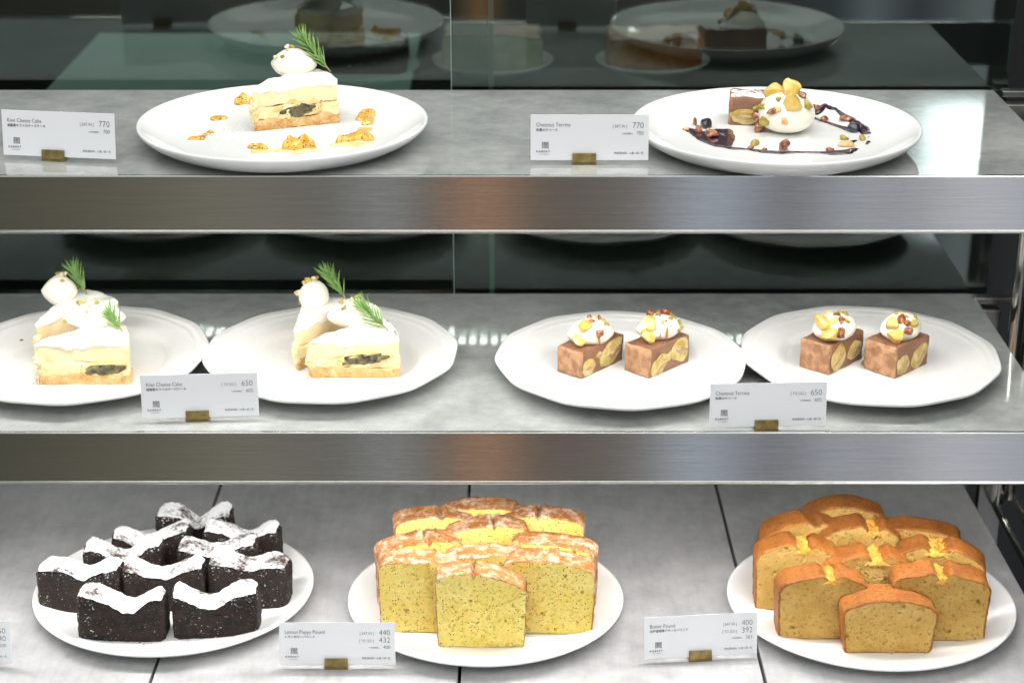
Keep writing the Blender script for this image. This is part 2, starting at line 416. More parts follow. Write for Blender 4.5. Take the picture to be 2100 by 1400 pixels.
dust_terrine = sugar_mat('sugar_dusted_chestnut_paste', (.21, .10, .065), .47, .55, 260)
cheese_m = M('baked_cheese_filling', (.83, .64, .36), .5, (.87, .73, .46), sc=38, bs=140, bd=.0009, bst=.5, sss=.25, sssr=(.006,))
cheese_low = M('soft_cheese_filling', (.83, .65, .33), .45, (.87, .73, .44), sc=60, bs=190, bd=.0013, bst=.6, sss=.25, sssr=(.006,))
cream_m = M('whipped_cream', (.84, .82, .735), .42, (.86, .84, .77), sc=30, bs=60, bd=.0005, bst=.3, sss=.3, sssr=(.006,))
quen_m = M('cream_quenelle', (.84, .81, .69), .36, bs=70, bd=.0003, bst=.25, sss=.3, sssr=(.006,))
biscuit_m = M('biscuit_base', (.56, .30, .09), .75, (.74, .50, .24), sc=150, bs=330, bd=.0015, bst=.8)
kiwi_m = M('dark_kiwi_flesh', (.022, .018, .010), .2, (.19, .15, .045), sc=230, lo=.40, hi=.64, bs=300, bd=.0008, coat=.4)
stain_m = M('fruit_stained_cheese', (.62, .44, .13), .35, (.78, .62, .30), sc=150, bs=260, bd=.0008)
needle_m = M('rosemary_needle', (.11, .23, .045), .45, (.21, .37, .09), sc=200)
stem_m = M('rosemary_stem', (.25, .22, .12), .7)
pist_m = M('pistachio', (.24, .22, .03), .5, (.46, .33, .08), sc=400, lo=.4, hi=.6, bs=500)
pist_dust = M('sugared_pistachio', (.40, .24, .07), .6, (.78, .72, .62), sc=500, lo=.4, hi=.6, bs=500)
nut_m = M('caramelised_nut', (.13, .030, .009), .2, (.42, .16, .055), sc=330, lo=.42, hi=.6, coat=.6, bs=400)
almond_m = M('toasted_almond', (.62, .34, .13), .45, (.75, .50, .25), sc=200, bs=300)
chest_m = M('candied_chestnut', (.62, .38, .05), .22, (.76, .56, .20), sc=120, coat=.5, bs=200, sss=.2, sssr=(.004,))
chest_cut = M('cut_chestnut', (.40, .27, .05), .4, (.62, .50, .22), sc=110, lo=.38, hi=.62, bs=250, bd=.0008)
chest_core = M('chestnut_core', (.38, .20, .13), .5, (.55, .40, .22), sc=400)
terr_m = M('chestnut_paste', (.20, .093, .050), .5, (.27, .135, .078), sc=70, bs=300, bd=.0006)
terr_end = M('chestnut_paste_end', (.27, .125, .06), .55, (.45, .245, .125), sc=120, lo=.4, hi=.58, bs=240, bd=.0014, bst=.8)
berry_m = M('blueberry', (.012, .012, .028), .22, coat=.6, bs=200, bd=.0006)
sauce_m = M('berry_sauce', (.020, .002, .012), .08, (.045, .004, .022), sc=120, coat=.8)
def kiwi_sauce():
    m = bpy.data.materials.new('golden_kiwi_compote'); nt, N, L, b = nodes(m); vec = coords(nt)
    base = rampn(nt, noise_n(nt, vec, 90, 4), [(.35, (.56, .27, .010)), (.65, (.74, .46, .07))])
    v = voro(nt, vec, 560); s_ = math_n(nt, 'LESS_THAN', v.outputs['Distance'], .34)
    sep = nt.nodes.new('ShaderNodeSeparateColor'); L.new(v.outputs['Color'], sep.inputs[0]); s_ = math_n(nt, 'MULTIPLY', s_, math_n(nt, 'LESS_THAN', sep.outputs[0], .45))
    L.new(mixc(nt, s_, base, (.012, .01, .008)), b.inputs['Base Color']); b.inputs['Roughness'].default_value = .12; b.inputs['Coat Weight'].default_value = .6
    b.inputs['Subsurface Weight'].default_value = .2; b.inputs['Subsurface Scale'].default_value = .003
    bump(nt, b, noise_n(nt, vec, 300, 3), .5, .0006); return m
kiwi_sauce_m = kiwi_sauce()
juice_m = M('thin_kiwi_juice', (.74, .53, .17), .1, (.80, .70, .46), sc=80, coat=.5)
drip_m = M('caramel_drip', (.50, .20, .03), .15, coat=.6)
tray_m = M('pale_green_glass_board', (.62, .82, .75), .25, (.68, .86, .80), sc=9)
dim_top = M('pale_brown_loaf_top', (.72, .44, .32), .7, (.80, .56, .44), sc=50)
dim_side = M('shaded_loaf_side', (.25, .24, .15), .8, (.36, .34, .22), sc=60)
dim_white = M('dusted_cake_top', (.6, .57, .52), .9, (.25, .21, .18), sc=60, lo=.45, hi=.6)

# ================================================================== STRUCTURE: shelves, deck, doors, posts
XL, XR = -.60, .431
def shelf(name, z, yf, yb, fh, label, chips):
    r = empty(name, label, 'shelf', 'steel fronted display shelves'); r.location = (0, 0, 0)
    obj('shelf_board', bevbox(XL, XR, yf + .003, yb, z - .014, z, .0008), shelf_mat, r, smooth=False)
    obj('front_rail', bevbox(XL - .05, XR + .12, yf - .001, yf + .0025, z - fh, z + .0012, .0009, 3), steel, r, smooth=False)
    obj('rail_return', bevbox(XL - .05, XR + .12, yf + .0027, yf + .0048, z - fh, z - fh + .0015, .0004), steel, r, smooth=False)
    obj('bottom_edge', bevbox(XL - .05, XR + .12, yf - .0022, yf + .001, z - fh - .0016, z - fh + .0004, .0006), chrome, r, smooth=False)
    # strip of light chips under the shelf, just behind the steel rail
    ls = obj('light_strip', bevbox(XL, XR, yf + .0055, yf + .0165, z - .0362, z - .0145, .0005), steel_dk, r, smooth=False)
    V, F = [], []
    n = 84
    for i in range(n):
        x = XL + .02 + (XR - XL - .04) * (i + .5) / n
        v, f = box(x - .0037, x + .0037, yf + .0075, yf + .0145, z - .0392, z - .0366); k_ = len(V); V += v; F += [tuple(a + k_ for a in g) for g in f]
    tag(obj('light_chips', (V, F), chips, ls, smooth=False), 'row of small glowing light chips')
    return r
shelf('display_shelf', 1.090, 1.336, 1.600, .0433, 'upper grey stone shelf with brushed steel front, carrying the two round dessert plates', led(LEDSTR * .74))
shelf('display_shelf', .8955, 1.292, 1.600, .0418, 'middle grey stone shelf with brushed steel front, carrying the four scalloped plates', led(LEDSTR * .82))
# deck of four stone tiles with dark joints
sx = [P('deck', 455, 988).x, P('deck', 963, 990).x, P('deck', 1467, 990).x, P('deck', 1978, 993).x]
dk = empty('bottom_deck', 'bottom grey stone tile deck with dark joints, under the pound cakes and brownies', 'deck'); dk['kind'] = 'structure'
dk.location = LV['deck'][0]; dk.rotation_euler = (-TILT, 0, 0)
edges = [(-.60, sx[0]), (sx[0], sx[1]), (sx[1], sx[2]), (sx[2], sx[3])]
for i, (a, b_) in enumerate(edges):
    obj('stone_tile', bevbox(a + .0013, b_ - .0013, -.12, .36, -.012, 0, .0006), deck_mat, dk, smooth=False)
obj('tile_bed', box(-.60, sx[3] - .004, -.118, .358, -.03, -.0125), seam_m, dk, smooth=False)
# sliding smoked-glass doors behind the shelves
def door(x0, x1, y, label):
    r = empty('sliding_door', label, 'glass door', 'sliding glass doors behind the shelves')
    obj('glass_pane', box(x0, x1, y, y + .005, .60, 1.52), door_glass, r, smooth=False)
    return r
d1 = door(-.75, -.0215, 1.618, 'dark sliding glass door behind the left half of the shelves')
obj('polished_edge', box(-.0213, -.0165, 1.6175, 1.6235, .60, 1.52), edge_glass, d1, smooth=False)
d2 = door(-.054, .445, 1.606, 'dark sliding glass door behind the right half of the shelves')
obj('polished_edge', box(-.0546, -.0542, 1.6055, 1.6115, .60, 1.52), edge_glass, d2, smooth=False)
# right side: posts, bracket rails, dark side panel
po = empty('corner_post', 'round polished steel corner post at the right of the middle shelf', 'post')
po.location = (.4585, 1.545, .70)
obj('post_tube', xf(lathe([(.0065, .006), (.0065, .372)], 40), T(0, 0, 0)), chrome, po, smooth='auto')
obj('post_sleeve', xf(lathe([(.0045, .006), (.0045, .372)], 32), T(.0135, .006, 0)), steel_dk, po, smooth='auto')
br = empty('door_track', 'short steel door track beside the right end of the middle shelf', 'door track')
obj('track_rail', bevbox(.428, .52, 1.585, 1.597, .8905, .8965, .001), steel_dk, br, smooth=False)
obj('track_box', bevbox(.431, .452, 1.575, 1.590, .866, .888, .001), steel_dk, br, smooth=False)
br2 = empty('door_track', 'short steel door track beside the right end of the upper shelf', 'door track')
obj('track_rail', bevbox(.436, .56, 1.588, 1.598, 1.0862, 1.092, .001), steel_dk, br2, smooth=False)
obj('track_box', bevbox(.438, .56, 1.575, 1.587, 1.060, 1.083, .001), steel_dk, br2, smooth=False)
sr = empty('side_rail', 'long steel rails running back along the right edge of the bottom deck', 'rail')
obj('lower_rail', bevbox(.4600, .4645, 1.16, 1.60, .690, .698, .001), chrome, sr, smooth=False)
obj('upper_rail', bevbox(.474, .481, 1.16, 1.60, .702, .712, .001), steel_dk, sr, smooth=False)
obj('rail_foot', bevbox(.452, .476, 1.585, 1.595, .60, .715, .001), steel_dk, sr, smooth=False)
tag(obj('side_wall', box(.56, .566, 1.10, 1.62, .55, 1.50), black, None, smooth=False), kind='structure')
tag(obj('back_wall', box(-2.2, 2.2, 3.0, 3.05, 0, 2.6), black, None, smooth=False), kind='structure')
tag(obj('floor', box(-2.2, 2.2, 1.1, 3.0, -.02, 0), black, None, smooth=False), kind='structure')
# added behind the doors: a counter for cakes that stand in for reflections
cz = 1.0
ct = empty('standin_counter', 'black counter added behind the smoked glass doors to carry the stand-in cakes', 'counter')
obj('counter_top', bevbox(-.9, .9, 1.80, 2.45, cz - .03, cz, .002), black, ct, smooth=False)
obj('counter_body', box(-.88, .88, 1.83, 2.43, 0, cz - .031), black, ct, smooth=False)
tag(obj('glass_board', bevbox(-.50, -.11, 1.86, 2.19, cz + .001, cz + .009, .001), tray_m, None, smooth=False), 'pale green board lying flat behind the left door', 'board')

# ================================================================== PLATES
PLATES = []
def rimz(prof, R1):
    up = []
    for r_, z in prof:
        if up and r_ <= up[-1][0]: break
        up.append((r_, z))
    return up
def plate_z(p):
    for c, n_, R1, up in PLATES:
        d = p - c; d = d - n_ * d.dot(n_); r_ = d.length
        if r_ < R1:
            for (a, za), (b_, zb) in zip(up, up[1:]):
                if a <= r_ <= b_: return za + (zb - za) * (r_ - a) / max(1e-6, b_ - a)
            return up[0][1]
    return 0.0
def remember(o, lv, prof, R1):
    a = LV[lv][1]; PLATES.append((o.location.copy(), Vector((0, -math.sin(a), math.cos(a))), R1, rimz(prof, R1)))
def round_plate(lv, x, y, Rr, label, hk=1.0):
    prof = [(.0, .0035), (.5 * Rr, .0035), (.70 * Rr, .004), (.80 * Rr, .006), (.90 * Rr, .0115), (.965 * Rr, .0172), (.985 * Rr, .0186), (.997 * Rr, .0184), (Rr, .0170),
            (.992 * Rr, .0150), (.955 * Rr, .0105), (.87 * Rr, .0045), (.80 * Rr, .0012), (.74 * Rr, .0), (.71 * Rr, .0), (.70 * Rr, .0012), (.0, .0012)]
    prof[0] = (.002, .0035); prof[-1] = (.002, .0012)
    prof = [(r_, z * (1 if r_ < .75 * Rr else 1 + (hk - 1) * (r_ / Rr - .75) / .25)) for r_, z in prof]
    o = obj('round_plate', lathe(prof, 160), porcelain); put(o, lv, x, y, .0185 * hk); remember(o, lv, prof, Rr)
    return tag(o, label, 'plate', 'round white plates')
def scallop_plate(lv, x, y, Rr, rz, label):
    n = 12
    def rad(th, r):
        k_ = max(0, (r / Rr - .80) / .20); a = (th % (2 * math.pi / n)) - math.pi / n
        poly = math.cos(math.pi / n) / math.cos(a) * 1.012
        bow = .5 + .5 * math.cos(n * th)
        return 1 + k_ * ((poly - 1) * .80 - .010 * math.exp(-((abs(a) - math.pi / n) / .05) ** 2))
    prof = [(.002, .0040), (.55, .0040), (.625, .0044), (.655, .0062), (.685, .0088), (.72, .0098), (.84, .0122), (.865, .0128), (.880, .0142), (.895, .0139), (.925, .0146), (.938, .0157),
            (.952, .0154), (.985, .0160), (.996, .0158), (1.0, .0146), (.99, .0128), (.93, .0105), (.80, .0068), (.68, .0022), (.64, .0), (.60, .0), (.585, .0012), (.002, .0012)]
    prof = [(max(.002, r * Rr) if r > .01 else .002, z) for r, z in prof]
    o = obj('scalloped_plate', lathe(prof, 240, rad), stoneware); put(o, lv, x, y, .0155, rz); remember(o, lv, prof, Rr)
    return tag(o, label, 'plate', 'scalloped off-white plates on the middle shelf')
RT = .119
kp = round_plate('top', 580.5, 244, 290 * 1.512 / FPX, 'round white plate on the upper shelf under the kiwi cheesecake and yellow compote')
tp = round_plate('top', 1591.5, 251, 288 * 1.50 / FPX, 'round white plate on the upper shelf under the chestnut terrine and berry sauce')
round_plate('deck', 358, 1200, .1178, 'round white plate holding ten sugar dusted brownies', .72)
round_plate('deck', 996, 1219, .1158, 'round white plate holding the glazed lemon poppy seed slices', .72)
round_plate('deck', 1784, 1223, .1195, 'round white plate holding the brown butter pound slices', .72)
RM = 256 * 1.578 / FPX
scallop_plate('mid', 165, 720, RM, .10, 'scalloped plate at the far left of the middle shelf under two cheesecake wedges')
scallop_plate('mid', 679, 718, RM, .2, 'scalloped plate with two cheesecake wedges, right of the kiwi cheese cake card')
scallop_plate('mid', 1273, 731, RM * .98, .05, 'scalloped plate with two terrine blocks, left of the chestnut terrine card')
scallop_plate('mid', 1783, 722, RM * 1.01, .15, 'scalloped plate at the far right of the middle shelf under two terrine blocks')

# ================================================================== PRICE CARDS
def text_mesh(s, size, ax='LEFT', bold=0.0, sx_=1.0, sp=1.0):
    cu = bpy.data.curves.new('t', 'FONT'); cu.body = s; cu.size = size; cu.align_x = ax; cu.align_y = 'BOTTOM_BASELINE' if False else 'TOP_BASELINE'
    cu.offset = bold; cu.resolution_u = 3; cu.space_character = sp; cu.extrude = 0
    o = bpy.data.objects.new('t', cu); COL.objects.link(o)
    dg = bpy.context.evaluated_depsgraph_get(); dg.update()
    me = bpy.data.meshes.new_from_object(o.evaluated_get(dg))
    V = [Vector((v.co.x * sx_, 0, v.co.y)) for v in me.vertices]; F = [tuple(p.vertices) for p in me.polygons]
    bpy.data.objects.remove(o); bpy.data.curves.remove(cu); bpy.data.meshes.remove(me)
    return V, F
EMB = ["#.#.###.#.#.#",
       "#####.#.#####",
       ".#..#####..#.",
       "###.#...#.###",
       ".#..#####..#.",
       "###.#...#.###",
       ".#..#####..#.",
       "#.###.#.###.#",
       "#.....#.....#",
       "#.#########.#",
       "#.#.........#",
       "#.#.#########",
       "#...........#",
       "#.###########",
       "#...........#"]
def emblem(w):
    V, F = [], []; nx, ny = 13, len(EMB)
    for r_, row in enumerate(EMB):
        c = 0
        while c < nx:
            if row[c] == '#':
                e = c
                while e < nx and row[e] == '#': e += 1
                k_ = len(V); x0, x1 = c * w / nx, e * w / nx; z1 = w - r_ * w / ny; z0 = z1 - w / ny * .82
                V += [Vector((x0, 0, z0)), Vector((x1, 0, z0)), Vector((x1, 0, z1)), Vector((x0, 0, z1))]; F.append((k_, k_ + 1, k_ + 2, k_ + 3)); c = e
            else: c += 1
    return V, F
CW, CH = .0915, .0355
def card(lv, x, y, dx, rz, title, sub, prices, base, label, cliplabel, half=False):
    """stand-up card: x,y = pixel of the clip foot; dx = clip offset from the card's middle"""
    c = empty('price_card', label, 'price card', 'price cards')
    put(c, lv, x, y, 0, rz)
    c.rotation_euler = (ROT(lv, rz) @ Matrix.Rotation(R(-7), 4, 'X')).to_euler()
    ox = -dx; z0 = .0032; yf = -.00045
    obj('card_sheet', bevbox(ox - CW / 2, ox + CW / 2, -.0002, .0002, z0, z0 + CH, .0001, 1), paper, c, smooth=False)
    L0 = ox - CW / 2 + .0042; R0 = ox + CW / 2 - .0042; top = z0 + CH
    def add(name, vf, px, pz): obj(name, xf(vf, T(px, yf, pz)), ink, c, smooth=False)
    if title:
        add('title_text', text_mesh(title, .0045, 'LEFT', -.00004, .84), L0, top - .0093)
        add('subtitle_text', text_mesh(sub, .0026, 'LEFT', .00002, .93), L0, top - .0128)
    add('emblem', emblem(.0052), L0 + .0046, z0 + .0090)
    add('brand_text', text_mesh('KABEAT', .0022, 'LEFT', .00005, 1.0, 1.45), L0 + .0002, z0 + .0061)
    add('small_text', text_mesh('日本の農業美食', .0009, 'LEFT', 0, 1, 1.3), L0 + .0026, z0 + .0043)
    zz = top - .0105
    for i, (tg, pr) in enumerate(prices):
        add('price_text', text_mesh(pr, .0066, 'RIGHT', -.00010, .92), R0 + .0004, zz)
        add('price_label_text', text_mesh('[ ' + tg + ' ]', .0033, 'RIGHT', -.00003, .80), R0 - .0125, zz + .0004); zz -= .0063
    zz += .0063 - .0052
    add('base_price_text', text_mesh(base, .0042, 'RIGHT', -.00005, .9), R0 + .0004, zz)
    add('base_label_text', text_mesh('[ 本体価格 ]', .0016, 'RIGHT', 0, 1), R0 - .0082, zz + .0004)
    add('ingredient_text', text_mesh('特定原材料 : 小麦 / 卵 / 乳', .0021, 'RIGHT', 0, .95), R0 + .0004, z0 + .0048)
    # brass clip: base block with a front and a back jaw
    k_ = empty('card_clip', cliplabel, 'card clip', 'brass card clips'); put(k_, lv, x, y, 0, rz)
    k_.rotation_euler = c.rotation_euler
    obj('front_jaw', bevbox(-.0092, .0092, -.0024, -.0009, .0004, .0090, .0003), brass, k_, smooth=False)
    obj('back_jaw', bevbox(-.0092, .0092, .0006, .0024, .0004, .0090, .0003), brass, k_, smooth=False)
    obj('clip_base', bevbox(-.0094, .0094, -.0024, .0085, -.0002, .0022, .0003), brass, k_, smooth=False)
    return c
card('top', 111, 330, -.0047, R(-8), 'Kiwi Cheese Cake', '減農薬キウイのチーズケーキ', [('EAT IN', '770')], '700', 'white kiwi cheese cake card priced 770 on the upper shelf', 'brass clip holding the card priced 770 at the left end')
card('top', 1198, 337, -.0040, R(0), 'Chestnut Terrine', '和栗のテリーヌ', [('EAT IN', '770')], '700', 'white chestnut terrine card priced 770 on the upper shelf', 'brass clip holding the terrine card priced 770')
card('mid', 406, 863, -.0025, R(3.5), 'Kiwi Cheese Cake', '減農薬キウイのチーズケーキ', [('TO GO', '650')], '602', 'white kiwi cheese cake card priced 650 between the two cheesecake plates', 'brass clip holding the cheese cake card priced 650')
card('mid', 1571, 882, -.001, R(2.5), 'Chestnut Terrine', '和栗のテリーヌ', [('TO GO', '650')], '602', 'white chestnut terrine card priced 650 between the two terrine plates', 'brass clip holding the terrine card priced 650')
card('deck', 690, 1369.5, -.0012, R(0), 'Lemon Poppy Pound', 'レモンポピーパウンド', [('EAT IN', '440'), ('TO GO', '432')], '400', 'white lemon poppy pound card priced 440 and 432', 'brass clip holding the lemon poppy pound card')
card('deck', 1435.5, 1353, -.0005, R(6), 'Butter Pound', '北海道発酵バターのパウンド', [('EAT IN', '400'), ('TO GO', '392')], '363', 'white butter pound card priced 400 and 392', 'brass clip holding the butter pound card')
card('deck', -92, 1366, 0, R(0), None, None, [('EAT IN', '550'), ('TO GO', '540')], '500', 'cropped white card at the left border, beside the brownie plate', 'brass clip of the cropped card outside the left border')

# ================================================================== LOAF SLICES
def loaf_outline(w, hs, dome, crack, cpos, cw, flare=.03, skew=0.0, seed=0, wav=.0008):
    """section of a loaf slice: x across, y up"""
    pts = []
    wb = w / 2 * (1 - flare); wt = w / 2
    n = 40; r0 = .002
    pts += [(-wb + r0, 0), (wb - r0, 0), (wb, r0)]
    for i in range(1, 10): pts.append((wb + (wt - wb) * (i / 10) + .0004 * noise.noise(Vector((seed, i * .5, 3))), r0 + (hs - r0) * i / 10 * .97))
    for i in range(n + 1):
        t_ = 1 - 2 * i / n; x = wt * t_
        z = hs + dome * (1 - abs(t_) ** 2.4) + skew * t_ + wav * noise.noise(Vector((t_ * 3, seed * 1.7, 0)))
        z -= crack * math.exp(-((x - cpos) / cw) ** 2)
        z += crack * .35 * math.exp(-(abs(x - cpos) - cw * 2) ** 2 / (cw * cw))
        e = 1 - abs(t_); z -= .0045 * math.exp(-e / .035)
        pts.append((x, z))
    for i in range(9, 0, -1): pts.append((-(wb + (wt - wb) * (i / 10)), r0 + (hs - r0) * i / 10 * .97))
    pts.append((-wb, r0))
    return pts
UP = Matrix(((1, 0, 0, 0), (0, 0, 1, 0), (0, 1, 0, 0), (0, 0, 0, 1)))   # (x, y, z) -> (x, z, y)
def slice_thing(kind, name, lv, x, y, h, yaw, label, group, crust, crumb, seed, w, hs, dome, th, crack, cpos, cw, flare=.03, skew=0, creamcrack=False, lift=.0036):
    r = empty(name, label, 'cake slice', group)
    put(r, lv, x, y, h + lift, yaw, lift)
    ol = loaf_outline(w, hs, dome, crack, cpos, cw, flare, skew, seed)
    side, cap = prism(ol, 0, th, n=150, rows=9, rings=12, rnd=.0007, amp=.00055, sc=190, seed=seed, crustring=1, first=.0016 if kind == 'butter' else .0010)
    obj('crust', xf(side, UP), crust, r); obj('crumb', xf(cap, UP), crumb, r)
    if creamcrack:
        nx, ny = 14, 22; V, F = [], []
        for j in range(ny + 1):
            for i in range(nx + 1):
                u = i / nx * 2 - 1; v = j / ny
                px = cpos + u * cw * 1.6 * (1 + .35 * nz((v * 5, 3.3, seed), 1)) + .0022 * nz((v * 6, u * .1, seed), 1); py = th * v * 1.0 - .0002
                pz = hs + dome * (1 - abs(cpos / (w / 2)) ** 2.4) + skew * cpos / (w / 2) - crack * .42 - .0030 * u * u * 1.2 + .0034 * nz((px, py, seed), 260) + .0014 * nz((px, py, seed), 700)
                V.append(Vector((px, py, pz)))
        for j in range(ny):
            for i in range(nx):
                a = j * (nx + 1) + i; F.append((a, a + 1, a + nx + 2, a + nx + 1))
        # front skirt: the crack seen on the cut face
        base = len(V)
        for i in range(nx + 1):
            q = V[i]; V.append(Vector((q.x * .9 + cpos * .1, -.0006, q.z - .0008 - .0035 * math.exp(-((i / nx * 2 - 1) * 1.6) ** 2) - .001 * abs(nz((q.x, 0, seed), 500)))))
        for i in range(nx): F.append((i, i + 1, base + i + 1, base + i))
        obj('split_top', (V, F), crack_m, r)
    return r
LG = 'lemon poppy slices'
lem = [  # x, y of top front edge middle, yaw, w, hs, dome, crack, cpos, cw, skew, label
    (990, 1043, 2, .068, .060, .005, .0000, 0, .004, 0, 'lemon slice standing at the very back of the lemon plate, only its brown top showing'),
    (893, 1060, 8, .070, .060, .006, .003, .006, .002, -.001, 'glazed lemon slice at the back left, a notch in its brown top'),
    (1112, 1060, -5, .072, .059, .005, .004, -.004, .0018, -.001, 'glazed lemon slice at the back right of the lemon plate'),
    (1000, 1080, 4, .070, .059, .006, .004, .006, .0016, .001, 'lemon slice in the middle of the third row, cracked brown top'),
    (867, 1113, 18, .072, .058, .006, .005, .006, .0016, .0, 'lemon slice turned to the right at the left of the second row'),
    (1130, 1117, -11, .073, .059, .005, .0, 0, .004, -.001, 'uncracked lemon slice turned to the left, second row right'),
    (1000, 1140, 2, .072, .058, .006, .0, 0, .004, 0, 'lemon slice mostly hidden directly behind the frontmost one'),
    (868, 1153, 0, .0745, .060, .004, .0025, .016, .004, -.001, 'large lemon slice with a pale glazed top, left of the frontmost slice'),
    (1127, 1152, -4, .0745, .0595, .006, .003, -.004, .002, -.003, 'large lemon slice with a glazed top, right of the frontmost slice'),
    (986, 1180, 0, .0735, .056, .0085, .005, -.006, .0016, -.0055, 'frontmost lemon poppy seed slice, its cracked top sloping down to the right'),
]
for i, (x, y, yaw, w, hs, dm, cr, cp_, cw_, sk, lab) in enumerate(lem):
    slice_thing('lemon', 'lemon_cake_slice', 'deck', x, y, hs + dm, R(yaw), lab, LG, lemon_crust, lemon_crumb, i + 1.3, w, hs, dm, .0245, cr, cp_, cw_, .045, sk)
BG = 'butter pound slices'
but = [
    (1737, 1040, -3, .072, .046, .011, .0, 0, .005, 0, 0, 'butter slice standing at the very back of the butter plate'),
    (1655, 1072, 8, .070, .046, .012, .003, .008, .004, 0, 0, 'butter slice at the back left, its brown top mostly hidden'),
    (1880, 1086, -12, .076, .046, .008, .0, 0, .004, 0, 0, 'butter slice at the back right, only its dark brown top showing'),
    (1768, 1082, -3, .072, .048, .011, .007, .010, .0055, 0, 1, 'butter slice in the centre of the third row with a pale split top'),
    (1638, 1120, -2, .070, .050, .010, .006, .004, .006, 0, 1, 'tall butter slice at the left edge of the plate with a bright split'),
    (1932, 1127, -11, .074, .047, .011, .006, -.004, .007, -.002, 1, 'butter slice at the right of the second row with a wide bright split'),
    (1783, 1143, 0, .072, .048, .009, .007, .007, .006, 0, 1, 'butter slice in the middle, bright yellow split, behind the two large ones'),
    (1692, 1184, 1, .0735, .047, .009, .0045, .006, .0045, 0, 1, 'large butter slice front left with a small yellow split'),
    (1934, 1180, -4, .079, .052, .007, .007, .000, .004, -.001, 1, 'large butter slice front right with a deep narrow split'),
    (1829, 1233, 0, .077, .038, .0085, .0008, .0, .004, 0, 0, 'short frontmost butter slice with an unsplit brown top'),
]
for i, (x, y, yaw, w, hs, dm, cr, cp_, cw_, sk, cc, lab) in enumerate(but):
    slice_thing('butter', 'butter_cake_slice', 'deck', x, y, hs + dm, R(yaw), lab, BG, butter_crust, butter_crumb, i + 21.7, w, hs, dm, .031 if i == 9 else .0265, cr, cp_, cw_, .10 if i == 9 else .05, sk, bool(cc))

# ================================================================== BROWNIES
def brownie(x, y, yaw, w, dip, skew, seed, label, th=.0265, hh=.041):
    r = empty('brownie', label, 'brownie', 'sugar dusted brownies')
    put(r, 'deck', x, y, .0036, R(yaw), .0036)
    o = [(-w / 2 + .003, 0), (w / 2 - .003, 0), (w / 2, .003), (w / 2 + .001, th - .003), (w / 2 - .003, th), (-w / 2 + .003, th), (-w / 2 - .001, th - .003), (-w / 2, .003)]
    def top(px, py):
        t_ = px / (w / 2); s_ = (t_ - .16 * math.sin(seed * 2.3)); dw = .50 + .14 * math.sin(seed * 3.7 + 1)
        z = hh - dip * math.exp(-(s_ / dw) ** 2) + skew * t_ - .0035 * max(0, abs(t_) - .86) / .14
        z += .0022 * noise.noise(Vector((px * 60, py * 60, seed))) + .0009 * noise.noise(Vector((px * 210, py * 210, seed)))
        z -= .0015 * math.exp(-py / .002) if py > 0 else .0015
        return z
    side, cap = prism(o, 0, top, n=130, rows=12, rings=12, rnd=.0014, amp=.0008, sc=240, seed=seed, crustring=1, first=.0012)
    obj('cake_body', side, brownie_m, r)
    capf = ([v for v in cap[0]], cap[1])
    obj('sugar_top', ([v + Vector((0, 0, .0003)) for v in cap[0]], [f for f in cap[1] if sum(cap[0][i].z for i in f) / len(f) > .01]), dust_top, r)
    return r
bro = [
    (400, 1143, 2, .0655, .012, .000, 1, 'brownie at the very back of the brownie plate'),
    (312, 1180, 3, .0660, .013, .001, 2, 'brownie at the left of the second row from the back'),
    (495, 1176, -2, .0660, .012, .000, 3, 'brownie at the right of the second row from the back, brown side showing'),
    (255, 1213, 4, .0660, .013, .001, 4, 'brownie left of centre behind the two left front ones'),
    (446, 1208, 0, .0670, .010, .001, 5, 'brownie right of centre behind the nearly flat topped one'),
    (162, 1259, -3, .0690, .009, .001, 6, 'coarse crumbed brownie at the left edge of the plate'),
    (337, 1254, 3, .0680, .010, .000, 7, 'brownie in the centre between the two front ones'),
    (509, 1249, -3, .0670, .005, -.001, 8, 'smooth brownie with a nearly flat sugared top at the right edge'),
    (250, 1317, 1, .0700, .013, -.001, 9, 'front left brownie with a deep sugared dip'),
    (444, 1309, 4, .0690, .014, .000, 10, 'front right brownie with a curved sugared top'),
]
for b_ in bro: brownie(*b_)
def grains(name, lv, cx, cy_, pts, rad, n, seed, label, lift):
    rnd = random.Random(seed); org = P(lv, cx, cy_); V, F = [], []
    for i in range(n):
        x, y, s_ = pts[rnd.randrange(len(pts))]
        q = localpt(lv, x, y, org); r_ = s_ * abs(rnd.gauss(0, .55)); a = rnd.random() * 6.283
        q = Vector((q.x + r_ * math.cos(a), q.y + r_ * math.sin(a), lift + .0001)); s2 = rnd.uniform(.00012, .00034); k_ = len(V)
        V += [q + Vector((s2, 0, 0)), q + Vector((-s2 * .6, s2, 0)), q + Vector((-s2 * .6, -s2, 0)), q + Vector((0, 0, s2 * 1.5))]
        F += [(k_, k_ + 1, k_ + 3), (k_ + 1, k_ + 2, k_ + 3), (k_ + 2, k_, k_ + 3)]
    o = obj(name, (V, F), sugar_white, None, smooth=False); o.rotation_euler = ROT(lv).to_euler(); o.location = org
    return tag(o, label, 'sugar', kind='stuff')
grains('powdered_sugar', 'deck', 357, 1199, [(250, 1325, .02), (444, 1316, .02), (340, 1320, .03), (540, 1255, .02), (150, 1268, .02)], .05, 2600, 4, 'powdered sugar fallen on the plate around the brownies', .0036)
grains('powdered_sugar', 'top', 580, 244, [(440, 270, .03), (500, 285, .04), (650, 285, .04), (720, 240, .03), (420, 235, .02)], .05, 3200, 5, 'powdered sugar dusted on the plate around the kiwi cheesecake', .0036)
grains('powdered_sugar', 'mid', 679, 718, [(575, 735, .016), (590, 770, .008)], .05, 700, 6, 'powdered sugar spot left of the two cheesecake wedges', .0041)

